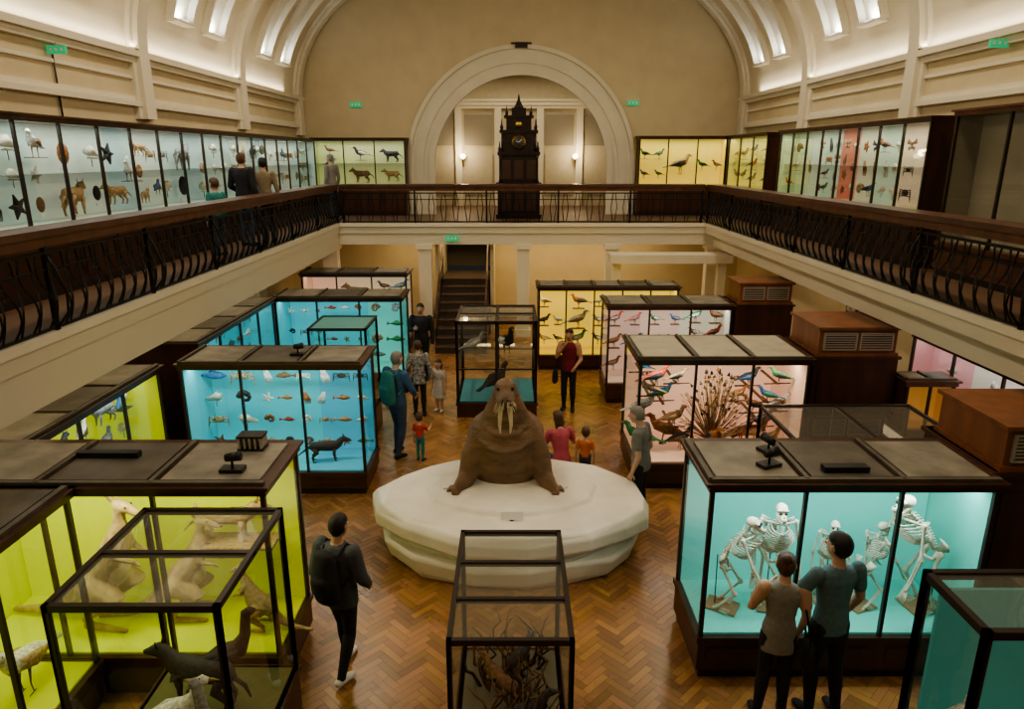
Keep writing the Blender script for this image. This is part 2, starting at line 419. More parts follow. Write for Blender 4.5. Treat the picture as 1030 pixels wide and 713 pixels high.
# ---------------------------------------------------------------- specimens
def mat4(x,y,z,rz=0,s=1,rx=0): return Matrix.Translation((x,y,z))@Matrix.Rotation(rz,4,'Z')@Matrix.Rotation(rx,4,'X')@Matrix.Scale(s,4)
SP={k:M('plumage_'+k,c,.75,var=.4,vs=30) for k,c in dict(brown=(.20,.10,.045),dark=(.035,.032,.034),white=(.66,.64,.58),tan=(.42,.28,.14),grey=(.25,.25,.24),green=(.05,.24,.08),red=(.4,.06,.03),blue=(.04,.14,.3),rust=(.33,.12,.035)).items()}
BEAK=M('beak',(.35,.25,.08),.5); BLEG=M('bird_leg',(.2,.13,.06))
def bird(mb,T,b='brown',w='dark',legs=.3,neck=0,fly=False):
    B_=SP[b];W_=SP[w];h=legs+.2
    mb.tube([(-.95,0,h-.18),(-.6,0,h-.08),(-.35,0,h),(-.05,0,h+.02),(.2,0,h+.1),(.33,0,h+.24+neck*.3),(.38,0,h+.38+neck),(.46,0,h+.42+neck),(.54,0,h+.40+neck)],
            [(.10,.015),(.09,.03),(.15,.12),(.2,.19),(.17,.18),(.09,.1),(.085,.095),(.085,.085),(.045,.045)],B_,n=8,ref=(0,0,1),T=T)
    mb.tube([(.53,0,h+.41+neck),(.6,0,h+.40+neck),(.7,0,h+.36+neck)],[.035,.025,.004],BEAK,n=5,T=T)
    for sy in (-1,1):
        if fly: mb.tube([(.1,sy*.1,h+.1),(.05,sy*.5,h+.35),(-.2,sy*.95,h+.3)],[(.2,.03),(.22,.02),(.05,.01)],W_,n=6,ref=(0,0,1),T=T)
        else: mb.tube([(.2,sy*.14,h+.1),(-.1,sy*.19,h+.02),(-.6,sy*.08,h-.1)],[(.02,.1),(.035,.15),(.01,.03)],W_,n=6,ref=(0,0,1),T=T)
        mb.tube([(-.02,sy*.09,h-.12),(.02,sy*.09,legs*.5),(-.01,sy*.09,.02)],[.035,.015,.012],BLEG,n=4,T=T)
        mb.tube([(-.06,sy*.09,.01),(.12,sy*.11,.01)],[.012,.008],BLEG,n=4,T=T)
        mb.ell((.43,sy*.08,h+.44+neck),(.015,.01,.015),BLACK,n=5,m=4,T=T)
def fish(mb,T,c='grey'):
    m=SP[c]
    mb.tube([(-.5,0,0),(-.35,0,0),(0,0,.02),(.3,0,0),(.5,0,-.01)],[(.01,.03),(.03,.06),(.09,.17),(.08,.13),(.02,.03)],m,n=8,ref=(0,0,1),T=T)
    mb.tube([(-.48,0,0),(-.68,0,.02)],[(.01,.04),(.008,.17)],m,n=6,ref=(0,0,1),T=T)
    mb.tube([(-.15,0,.14),(.1,0,.22)],[(.008,.05),(.008,.03)],m,n=5,ref=(0,0,1),T=T)
    mb.ell((.38,-.07,.03),(.02,.02,.02),BLACK,n=5,m=4,T=T)
def beast(mb,T,c='brown',tail=.5,ears=.06):
    m=SP[c]
    mb.tube([(-.55,0,.5),(-.42,0,.55),(-.1,0,.53),(.25,0,.52),(.42,0,.6),(.52,0,.72),(.62,0,.74),(.74,0,.69),(.84,0,.66)],
            [(.05,.06),(.14,.16),(.15,.17),(.15,.2),(.11,.14),(.09,.11),(.09,.10),(.055,.06),(.03,.03)],m,n=8,ref=(0,0,1),T=T)
    for sy in (-1,1):
        mb.tube([(-.40,sy*.1,.5),(-.30,sy*.11,.32),(-.46,sy*.1,.18),(-.42,sy*.1,.02),(-.34,sy*.1,.015)],[.09,.07,.035,.025,.02],m,n=6,ref=(0,1,0),T=T)
        mb.tube([(.28,sy*.1,.45),(.25,sy*.11,.27),(.28,sy*.1,.03),(.34,sy*.1,.015)],[.07,.045,.025,.02],m,n=6,ref=(0,1,0),T=T)
        mb.tube([(.58,sy*.06,.8),(.57,sy*.08,.8+ears*2)],[(.03,.015),(.008,.004)],m,n=5,T=T)
        mb.ell((.68,sy*.055,.75),(.014,.012,.014),BLACK,n=5,m=4,T=T)
    mb.tube([(-.52,0,.52),(-.7,0,.42),(-.75-tail*.2,0,.25)],[.04,.03,.012],m,n=6,T=T)
def oddity(mb,T,k):
    c=random.choice(['white','tan','dark','grey','brown','rust'])
    if k==0:
        pts=[]
        for i in range(14):
            a=i*.8; r=.28*(1-i/14); pts.append((r*math.cos(a),-.05-i*.01,r*math.sin(a)))
        mb.tube(pts,[.12*(1-i/16) for i in range(14)],SP[c],n=6,ref=(0,1,0),T=T)
    elif k==1:
        for i in range(5):
            a=i*2*math.pi/5; mb.tube([(0,0,0),(.35*math.cos(a),0,.35*math.sin(a))],[.12,.02],SP[c],n=5,T=T)
    elif k==2:
        mb.ell((0,0,0),(.25,.1,.17),SP[c],n=8,m=5,T=T)
        for i in range(4):
            for s in(-1,1): mb.tube([(s*.18,0,.1-.08*i),(s*.42,0,.16-.1*i),(s*.5,0,-.05-.12*i)],[.03,.025,.01],SP[c],n=4,T=T)
    elif k==3:
        mb.tube([(-.25,0,.05),(-.05,0,.1),(.15,0,.02),(.45,0,-.06)],[.1,.17,.1,.04],BONE,n=7,ref=(0,0,1),T=T)
        mb.tube([(-.2,0,-.12),(.4,0,-.14)],[.04,.02],BONE,n=5,T=T); mb.tube([(0,0,-.1),(0,0,-.4)],[.015,.015],BLACK,n=4,T=T)
    elif k==4:
        mb.tube([(0,0,-.2),(0,0,.15)],[.04,.03],SP['dark'],n=5,T=T)
        for s in(-1,1):
            mb.tube([(s*.02,0,.05),(s*.45,0,.22)],[(.02,.05),(.01,.18)],SP[c],n=6,ref=(0,0,1),T=T); mb.tube([(s*.02,0,-.05),(s*.3,0,-.2)],[(.02,.05),(.01,.12)],SP[c],n=6,ref=(0,0,1),T=T)
    elif k==6:
        for i in range(7):
            mb.tube([(-.1+.03*i,0,.4),(-.05+.07*i,0,-.1),(.0+.06*i,0,-.45)],[(.02,.01),(.04,.01),(.015,.005)],SP[c],n=5,T=T)
    else:
        mb.ell((0,0,0),(.16,.1,.25),SP[c],n=8,m=6,T=T); mb.box(-.15,.15,.0,.05,-.4,-.32,WHITE,T=T)

# ---------------------------------------------------------------- display cases
def glow(col,es):  # panels emit their own colour, standing in for lamplight in the case
    n='glowing_panel_%d_%d_%d_%d'%tuple(int(c*100) for c in (*col,es))
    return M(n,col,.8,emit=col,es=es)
def case(name,org,rot,L,d,z0,zb,zt,n,cols,es=.35,left='wood',right='wood',W=0,deck=True,lc=None,base=WOOD,dm=None,shelf=False):
    T=Matrix.Translation((org[0],org[1],0))@Matrix.Rotation(rot,4,'Z')
    mb=MB(); mb.T=T; f=.04
    if not isinstance(cols,list): cols=[cols]*n
    mb.box(.03,L-.03,.03,d-.03,z0,z0+.1,FRAME); mb.box(0,L,0,d,z0+.1,zb-.03,base); mb.box(-.02,L+.02,-.02,d+.02,zb-.06,zb,base)
    pw=L/n
    for i in range(n):
        mb.box(i*pw+.08,(i+1)*pw-.08,-.012,0,z0+.18,zb-.12,base)
    h=.09
    mb.box(-.02,L+.02,-.02,d+.02,zt-h,zt-.02,base)
    mb.box(-.05,L+.05,-.05,d+.05,zt-.03,zt,base)
    if deck:
        for i in range(n):
            mb.box(i*pw+.06,(i+1)*pw-.06,.08,d-.08,zt,zt+.02,dm or (TOPG if (i%2==0) else TOPD))
            mb.box(i*pw-.02,i*pw+.02,.02,d-.02,zt,zt+.035,TOPD)
        mb.box(.0,L,.0,.05,zt,zt+.03,TOPD)
    for x in [0,L-f]:
        for y in [0,d-f]: mb.box(x,x+f,y,y+f,zb,zt-h,FRAME)
    for i in range(1,n): mb.box(i*pw-f*.4,i*pw+f*.4,0,f,zb,zt-h,FRAME)
    mb.py(.016,f,L-f,zb,zt-h,GLASS)
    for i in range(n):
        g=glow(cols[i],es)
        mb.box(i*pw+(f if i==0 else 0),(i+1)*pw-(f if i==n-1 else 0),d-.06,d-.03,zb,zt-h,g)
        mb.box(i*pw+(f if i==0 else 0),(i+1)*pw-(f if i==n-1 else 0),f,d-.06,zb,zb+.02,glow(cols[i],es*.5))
    if shelf:
        zm=(zb+zt-h)/2; mb.box(f,L-f,.14,d-.06,zm-.008,zm,M('shelf_edge_glass',(.35,.42,.38),.2))
    for side,x0,x1,gx in ((left,0,.02,.012),(right,L-.02,L,L-.012)):
        if side=='glass': mb.px(gx,f,d-f,zb,zt-h,GLASS)
        elif side=='wood':
            mb.box(x0,x1,f,d-f,zb,zt-h,base)
            xi=x1 if x0==0 else x0
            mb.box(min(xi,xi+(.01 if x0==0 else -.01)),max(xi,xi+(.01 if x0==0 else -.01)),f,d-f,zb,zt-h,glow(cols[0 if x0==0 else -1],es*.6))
    o=mb.obj(name)
    if W>0:
        p=T@Vector((L/2,d*.28,zt-h-.02)); area('case_lamp',p,(0,0,rot),L*.96,.10,W,lc or (1,1,1))
    return T
def glasscase(name,x0,x1,y0,y1,zb,zt,nx=1,ny=1,base=WOOD,shelf=None,fr=.035,topmat=None,floorcol=None,midrail=None):
    mb=MB(); f=fr
    mb.box(x0,x1,y0,y1,0,zb,base); mb.box(x0-.02,x1+.02,y0-.02,y1+.02,zb-.05,zb,base)
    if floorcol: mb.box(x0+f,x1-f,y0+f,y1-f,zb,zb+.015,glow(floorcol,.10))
    for i in range(nx+1):
        x=x0+(x1-x0)*i/nx
        for y in (y0,y1):
            mb.box(max(x0,x-f/2) if i else x0,min(x1,x+f/2) if i<nx else x1,y-(f if y==y1 else 0),y+(f if y==y0 else 0),zb,zt,FRAME)
        if 0<i<nx: mb.box(x-f/2,x+f/2,y0,y1,zt-f,zt+.005,FRAME)
    for x in (x0,x1-f):
        mb.box(x,x+f,y0,y0+f,zb,zt,FRAME); mb.box(x,x+f,y1-f,y1,zb,zt,FRAME); mb.box(x,x+f,y0,y1,zt-f,zt+.01,FRAME)
    for y in (y0,y1-f): mb.box(x0,x1,y,y+f,zt-f,zt+.01,FRAME)
    for j in range(1,ny):
        y=y0+(y1-y0)*j/ny; mb.box(x0,x1,y-f/2,y+f/2,zt-f,zt+.005,FRAME)
    if midrail:
        for x in (x0,x1-f): mb.box(x,x+f,y0,y1,midrail,midrail+.02,FRAME)
        for y in (y0,y1-f): mb.box(x0,x1,y,y+f,midrail,midrail+.02,FRAME)
    mb.py(y0+.012,x0+f,x1-f,zb,zt-f,GLASS); mb.py(y1-.012,x0+f,x1-f,zb,zt-f,GLASS)
    mb.px(x0+.012,y0+f,y1-f,zb,zt-f,GLASS); mb.px(x1-.012,y0+f,y1-f,zb,zt-f,GLASS)
    mb.pz(zt-.01,x0+f,x1-f,y0+f,y1-f,topmat or HAZE)
    if shelf:
        for z in shelf: mb.pz(z,x0+f,x1-f,y0+f,y1-f,GLASS)
    return mb.obj(name)
YG=(.56,.62,.035); YEL=(.85,.62,.10); TEAL=(.08,.44,.50); PINK=(.85,.54,.38); AQ=(.13,.54,.47); WARM=(.8,.6,.38)
case('kangaroo_display_case',(-5.0,5.35),0,2.9,.95,0,.42,2.13,3,YG,.30,right='glass',W=28,lc=(1,1,.6))
case('australian_display_case',(-3.72,1.6),math.pi/2,3.7,1.25,0,.42,2.13,4,YG,.28,left='wood',right='none',W=16,lc=(1,1,.6))
case('marine_display_case',(-4.68,9.33),0,2.55,.95,0,.36,2.02,3,[TEAL,TEAL,(.07,.36,.48)],.45,right='glass',W=18,lc=(.8,1,1))
case('side_gallery_showcase',(-4.9,6.45),math.pi/2,2.8,1.2,0,.5,2.02,3,[(.50,.62,.15),(.50,.62,.15),YG],.45,W=9)
case('side_gallery_showcase',(-4.9,10.45),math.pi/2,3.6,1.2,0,.5,2.02,4,TEAL,.5,W=8,lc=(.8,1,1))
case('marine_display_case',(-4.95,14.2),0,2.65,.95,0,.36,2.0,3,[TEAL,TEAL,AQ],.5,right='glass',W=11,lc=(.8,1,1))
case('mammal_display_case',(-5.2,17.0),0,2.6,.9,0,.4,2.05,3,[PINK,WARM,WARM],.4,right='glass',W=5,lc=(1,.85,.65))
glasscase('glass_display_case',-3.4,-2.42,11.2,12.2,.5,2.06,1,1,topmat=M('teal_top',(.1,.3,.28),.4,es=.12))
case('primate_skeleton_display_case',(1.75,5.56),0,2.55,.95,0,.47,2.06,3,AQ,.34,left='glass',W=26,lc=(.85,1,.97))
case('bird_display_case',(1.82,9.5),0,2.45,1.35,0,.42,2.04,3,PINK,.42,left='glass',W=20,lc=(1,.87,.72),dm=TOPL)
case('bird_display_case',(1.88,13.3),0,2.44,1.0,0,.42,2.02,3,[(.7,.48,.38),(.8,.58,.46),(.75,.70,.55)],.4,left='glass',W=8)
case('birds_of_prey_display_case',(.6,15.6),0,3.2,.8,0,.36,1.97,5,YEL,.55,W=12,lc=(1,.9,.5))
glasscase('glass_display_case',3.3,5.3,7.35,8.75,.7,1.62,2,1)
glasscase('glass_display_case',-3.05,-1.9,3.88,5.2,.45,2.0,1,2,fr=.04,floorcol=(.12,.12,.04))
glasscase('glass_display_case',-.44,.42,3.93,5.36,.5,1.7,1,3,fr=.035,floorcol=(.12,.10,.06))
glasscase('glass_display_case',3.0,4.3,3.75,4.46,.45,1.9,1,1,floorcol=AQ,fr=.05)
simple('teal_display_backdrop',[(3.1,4.2,4.36,4.39,.47,1.8)],glow((.08,.34,.28),.2))
glasscase('glass_display_case',-1.05,.47,12.5,14.0,.3,1.88,2,2,fr=.05,shelf=[1.1],midrail=.95,floorcol=(.06,.25,.28))
def ventcab(x0,x1,y0,y1,zt,zv):
    mb=MB()
    mb.box(x0,x1,y0,y1,0,zt,WOOD); mb.box(x0-.03,x1+.03,y0-.03,y1+.03,zt-.04,zt,WOOD)
    mb.box(x0+.1,x1-.1,y0-.012,y0,.3,zt-.2,WOOD)
    vx0=x0+.06;vx1=x1-.05;vy0=y0+.02
    mb.box(vx0,vx1,vy0,y1-.1,zt,zv,VENTW); mb.box(vx0-.04,vx1+.04,vy0-.04,y1-.06,zv,zv+.04,VENTW); mb.box(vx0-.03,vx1+.03,vy0-.03,y1-.08,zt,zt+.05,VENTW)
    m=(vx0+vx1)/2
    for a,b in ((vx0+.08,m-.04),(m+.04,vx1-.08)):
        mb.box(a,b,vy0-.01,vy0+.005,zt+.12,zv-.07,BLACK)
        k=zt+.13
        while k<zv-.08:
            mb.box(a,b,vy0-.025,vy0-.008,k,k+.016,STEEL); k+=.034
        for q in ((a-.02,a),(b,b+.02)): mb.box(q[0],q[1],vy0-.03,vy0,zt+.09,zv-.045,STEEL)
        for q in ((zt+.09,zt+.11),(zv-.065,zv-.045)): mb.box(a,b,vy0-.03,vy0,q[0],q[1],STEEL)
    mb.obj('ventilation_cabinet')
ventcab(4.36,5.6,5.75,6.85,2.07,2.47); ventcab(4.33,5.55,9.6,10.7,2.05,2.44); ventcab(4.38,5.5,13.35,14.2,2.03,2.42)
case('side_gallery_showcase',(XR-.5,10.7),-math.pi/2,4.2,.4,0,.95,2.15,4,[(.7,.36,.36),(.7,.62,.52),(.75,.4,.4),(.75,.4,.42)],.3,W=7)
case('small_lit_cabinet',(5.62,9.4),0,.7,.4,0,1.0,1.75,2,(.7,.38,.09),.25,base=WOOD2)
mb=MB()
for y in (12.9,13.5): 
    mb.box(XR-.04,XR,y,y+.45,1.75,2.3,BLACK); mb.box(XR-.05,XR-.04,y+.05,y+.40,1.8,2.25,M('picture_print',(.4,.38,.33),.6,var=.6,vs=9))
mb.obj('framed_pictures')
cl=[random.choice([(.50,.62,.54),(.58,.64,.54),(.44,.58,.54),(.62,.66,.54)]) for _ in range(20)]
case('upper_gallery_showcase',(-5.75,4.2),math.pi/2,17.0,.5,ZB,3.98,5.3,20,cl,.26,deck=False,W=62,lc=(.92,1,.95),shelf=True)
case('upper_gallery_showcase',(-5.9,21.4),0,2.75,.5,ZB,3.98,5.35,3,[(.52,.56,.24),(.55,.56,.26),(.52,.54,.26)],.32,deck=False,W=9,shelf=True)
case('upper_gallery_showcase',(3.75,21.4),0,2.6,.5,ZB,3.98,5.4,3,(.85,.64,.13),.42,deck=False,W=10,lc=(1,.95,.7))
case('upper_gallery_showcase',(6.35,21.3),-math.pi/2,3.2,.45,ZB,3.98,5.4,3,(.75,.68,.2),.35,deck=False,W=9,lc=(1,.95,.7),shelf=True)
case('upper_gallery_showcase',(6.3,17.1),-math.pi/2,6.1,.5,ZB,3.98,5.4,8,[(.5,.6,.34),(.56,.62,.44),(.5,.62,.46),(.6,.22,.14),(.62,.6,.42),(.52,.62,.46),(.68,.54,.38),(.52,.62,.16)],.28,deck=False,W=20,lc=(1,1,.88),shelf=True)
case('tall_wooden_cabinet',(6.35,10.5),-math.pi/2,2.3,.44,ZB,3.6,5.45,2,(.26,.22,.15),.08,deck=False,base=WOOD2)

def fill_wall(name,org,rot,L,z0,z1,n,dep=.28,kinds=(0,1,2,3,3,5,6,'b','b','m'),rows=2,sc=.72,cs=(1,2,2)):
    mb=MB(); T=Matrix.Translation((org[0],org[1],0))@Matrix.Rotation(rot,4,'Z')
    pw=L/n
    for i in range(n):
        R=random.choice([rows,rows+1]) 
        C=random.choice(cs)
        for r in range(R):
            for c in range(C):
                if random.random()<.07: continue
                k=random.choice(kinds)
                x=i*pw+pw*(c+.5)/C; z=z0+(z1-z0)*(r+.45)/R; s=min(pw/C,1.2*(z1-z0)/R)*sc*random.uniform(.8,1.15)
                Q=T@mat4(x,dep,z,random.choice([0,0,math.pi]),s)
                if k=='b':
                    bird(mb,T@mat4(x,dep-.05,z-.35*s,random.choice([.3,math.pi+.3]),s*.8),random.choice(list(SP)),random.choice(['dark','brown','grey','white']))
                    if r>0: mb.box(x-.3*s,x+.3*s,dep-.12,dep+.02,z-.37*s,z-.35*s,SP['brown'],T=T)
                elif k=='m': beast(mb,T@mat4(x,dep-.05,z-.4*s,random.choice([.2,math.pi-.2]),s*.8),random.choice(['brown','tan','grey','dark']))
                elif k=='f': fish(mb,Q,random.choice(list(SP)))
                else: oddity(mb,Q,k)
    return mb.obj(name)
fill_wall('mounted_specimens',(-5.75,4.2),math.pi/2,17.0,4.05,5.15,20,sc=.95)
fill_wall('mounted_specimens',(-5.9,21.4),0,2.75,4.05,5.2,3,kinds=('b','m'),sc=.8)
fill_wall('mounted_birds',(3.75,21.4),0,2.6,4.05,5.2,3,kinds=('b',),rows=1,sc=.8)
fill_wall('mounted_birds',(6.35,21.3),-math.pi/2,3.2,4.05,5.2,3,kinds=('b',))
fill_wall('mounted_insects',(6.3,17.1),-math.pi/2,6.1,4.05,5.2,8,kinds=(4,3,0,1,2,6,'b'),rows=3,sc=.85)
fill_wall('mounted_specimens',(XR-.5,10.7),-math.pi/2,4.2,1.0,2.0,4,dep=.2,kinds=(3,0,4,6))
fill_wall('mounted_sea_creatures',(-4.68,9.33),0,2.55,.45,1.85,3,dep=.6,kinds=(0,1,2,'f','f',3,6),rows=3,sc=.85,cs=(2,3))
fill_wall('mounted_sea_creatures',(-4.95,14.2),0,2.65,.45,1.85,3,dep=.6,kinds=(0,1,2,'f'),rows=3,sc=.8,cs=(2,3))
fill_wall('mounted_sea_creatures',(-4.9,10.45),math.pi/2,3.6,.55,1.85,4,dep=.5,kinds=(0,1,2,'f'),rows=3,sc=.85)
fill_wall('mounted_specimens',(-4.9,6.45),math.pi/2,2.8,.55,1.85,3,dep=.5,kinds=(0,3,'m','b'),rows=2,sc=.85)
fill_wall('mounted_mammals',(-5.2,17.0),0,2.6,.5,1.9,3,dep=.5,kinds=('m','b'),rows=2,sc=.9)
fill_wall('mounted_birds',(1.88,13.3),0,2.44,.5,1.9,3,dep=.5,kinds=('b',),rows=3,sc=.9)
fill_wall('mounted_birds_of_prey',(.6,15.6),0,3.2,.45,1.8,5,dep=.45,kinds=('b',),rows=2,sc=1.0,cs=(1,2))
mb=MB()
beast(mb,mat4(-2.8,9.7,.38,.2,.45),'dark',.9); mb.obj('taxidermy_pangolin')
mb=MB()
DET=[(1.95,.45,.5,'green','green'),(2.05,.9,.45,'white','grey'),(2.18,1.45,.4,'red','dark'),(2.38,.45,.55,'rust','brown'),(2.48,.8,.4,'brown','tan'),(2.33,1.15,.35,'blue','green'),(2.1,1.3,.3,'tan','brown'),
 (3.6,.45,.45,'brown','rust'),(3.98,.45,.4,'tan','brown'),(3.75,.95,.35,'rust','dark'),(4.08,1.05,.35,'white','brown'),(3.65,1.4,.35,'dark','blue'),(4.03,1.5,.3,'green','dark'),(3.5,1.15,.3,'rust','tan'),
 (2.5,1.5,.28,'tan','dark'),(2.0,1.62,.24,'dark','blue'),(2.6,.45,.4,'dark','brown'),(3.83,.45,.48,'rust','tan'),(3.88,1.2,.3,'blue','green'),(3.93,.72,.34,'grey','dark')]
for i,(x,z,s,b,w) in enumerate(DET):
    bird(mb,mat4(x,10.0+.2*(i%2),z,(.2 if i%3 else math.pi-.3),s*.9),b,w)
    if z>.6: mb.tube([(x-.2,10.05+.2*(i%2),z-.01),(x+.2,10.05+.2*(i%2),z)],[.015,.01],SP['brown'],n=5); mb.box(x-.02,x+.02,10.1,10.75,z-.02,z,SP['brown'])
mb.obj('mounted_birds')
mb=MB()
for i in range(150):
    a=math.pi*(.02+.96*random.random()); r=random.uniform(.4,.95); y=9.85+random.uniform(-.12,.25)
    e=(3.05+r*.58*math.cos(a),y,.70+r*1.12*math.sin(a))
    mb.tube([(3.05,10.0,.6),(3.05+r*.3*math.cos(a),y,.66+r*.56*math.sin(a)),e],[.006,.005,.004],SP['brown'] if i%2 else SP['tan'],n=4)
    mb.tube([e,(e[0]+.05*math.cos(a),y,e[2]+.06*math.sin(a))],[(.028,.006),(.010,.004)],random.choice([SP['rust'],SP['dark'],SP['tan'],SP['brown']]),n=5)
mb.tube([(3.05,10.0,.42),(3.05,10.0,.7)],[.06,.03],SP['brown'])
bird(mb,mat4(3.05,9.75,.45,-math.pi/2,.55),'rust','dark')
mb.obj('taxidermy_peacock_display')
mb=MB(); bird(mb,mat4(-2.15,4.15,.47,2.6,.5),'grey','tan',legs=.25,neck=.35); mb.obj('taxidermy_goose')
mb=MB(); bird(mb,mat4(-2.35,4.85,.47,.4,.46),'dark','dark',legs=.6,neck=.4); mb.obj('taxidermy_cassowary')
mb=MB(); bird(mb,mat4(-2.6,4.4,.47,.3,.5),'white','white',legs=.2,neck=.1); mb.obj('taxidermy_swan')
mb=MB(); beast(mb,mat4(-2.55,4.75,.47,2.9,.6),'dark',.1); mb.obj('taxidermy_wombat')
mb=MB(); beast(mb,mat4(3.65,4.1,.47,2.95,.6),'white'); mb.obj('taxidermy_arctic_fox')
mb=MB(); bird(mb,mat4(-.1,13.1,1.11,-1.2,.6),'dark','white',legs=.2,neck=.1); bird(mb,mat4(-.72,13.1,1.11,.6,.42),'grey','white'); bird(mb,mat4(-.3,13.0,.32,.9,.6),'dark','dark'); mb.obj('mounted_seabirds')
mb=MB()
for i in range(44):
    x=random.uniform(-.33,.33);y=random.uniform(4.1,5.2)
    pts=[(x*.8,y,.5)]
    for j in range(5): pts.append((pts[-1][0]+random.uniform(-.09,.09),pts[-1][1]+random.uniform(-.09,.09),pts[-1][2]+random.uniform(.07,.13)))
    pts=[(max(-.38,min(.36,p[0])),max(4.0,min(5.28,p[1])),p[2]) for p in pts]
    mb.tube(pts,[.018,.015,.012,.009,.006,.003],SP['brown'] if i%3 else SP['dark'],n=5)
mb.obj('dried_branch_habitat')
mb=MB(); 
for x,y,r in ((.1,4.4,.5),(-.1,4.75,2.2),(.05,5.0,1.0)): beast(mb,mat4(x,y,.52,r,.36),'dark' if r<2 else 'brown')
mb.obj('taxidermy_small_mammals')

KF=M('kangaroo_fur',(.46,.32,.17),.85,var=.25,vs=14,bump=.3,bs=80)
KL=M('kangaroo_belly',(.62,.50,.33),.85,var=.15,vs=14)
def kangaroo(x,y,z,rz,s,name='taxidermy_kangaroo'):
    b=Blob()
    b.tube([(-.28,0,.42),(-.12,0,.5),(.05,0,.72),(.14,0,.95),(.18,0,1.08)],[(.13,.14),(.19,.21),(.15,.17),(.1,.11),(.07,.07)],'f',ref=(0,1,0))
    b.tube([(.17,0,1.05),(.2,0,1.2),(.24,0,1.27)],[.065,.055,.06],'f',ref=(0,1,0))
    b.tube([(.2,0,1.28),(.3,0,1.25),(.42,0,1.18)],[(.06,.065),(.05,.05),(.028,.028)],'f',ref=(0,0,1))
    b.ell((.08,0,.62),(.12,.13,.2),'b')
    for sy in(-1,1):
        b.tube([(.18,sy*.035,1.32),(.15,sy*.07,1.42),(.14,sy*.085,1.5)],[(.03,.014),(.036,.014),(.01,.008)],'f',n=8,ref=(0,1,0))
        b.tube([(-.12,sy*.14,.48),(.12,sy*.17,.36),(-.2,sy*.17,.12),(-.16,sy*.17,.05)],[.15,.11,.045,.04],'f',ref=(0,1,0))
        b.tube([(-.2,sy*.17,.05),(.0,sy*.17,.035),(.2,sy*.18,.025)],[.04,.035,.028],'f',ref=(0,0,1))
        b.tube([(.16,sy*.09,.93),(.2,sy*.13,.78),(.33,sy*.1,.74),(.38,sy*.09,.70)],[.05,.035,.025,.022],'f',n=8,ref=(0,1,0))
    b.tube([(-.3,0,.38),(-.5,0,.2),(-.75,0,.08),(-1.1,0,.05)],[.11,.08,.055,.03],'f',ref=(0,1,0))
    mb=MB(); b.into(mb,{'f':KF,'b':KL},.018,2)
    for sy in(-1,1): mb.ell((.3,sy*.047,1.28),(.012,.008,.012),BLACK,n=6,m=5)
    mb.ell((.445,0,1.18),(.014,.018,.014),BLACK,n=6,m=5)
    o=mb.obj(name,(x,y,z),rz); o.scale=(s,s,s)
kangaroo(-3.85,5.85,.44,-.1,.98); kangaroo(-3.15,5.95,.44,0.1,.8,'taxidermy_wallaby'); kangaroo(-2.45,5.75,.44,3.0,.5,'taxidermy_young_kangaroo')
kangaroo(-4.3,4.2,.44,-1.2,.85,'taxidermy_wallaby')
mb=MB(); beast(mb,mat4(-2.75,6.05,1.2,0.1,.5),'tan'); mb.box(-3.1,-2.3,5.9,6.2,1.17,1.2,SP['tan']); mb.obj('taxidermy_dingo')
mb=MB(); bird(mb,mat4(-4.0,3.7,.44,-1.0,.5),'tan','white',legs=.5,neck=.2); bird(mb,mat4(-4.1,4.9,.44,-1.6,.5),'white','tan',legs=.4); mb.obj('mounted_australian_birds')

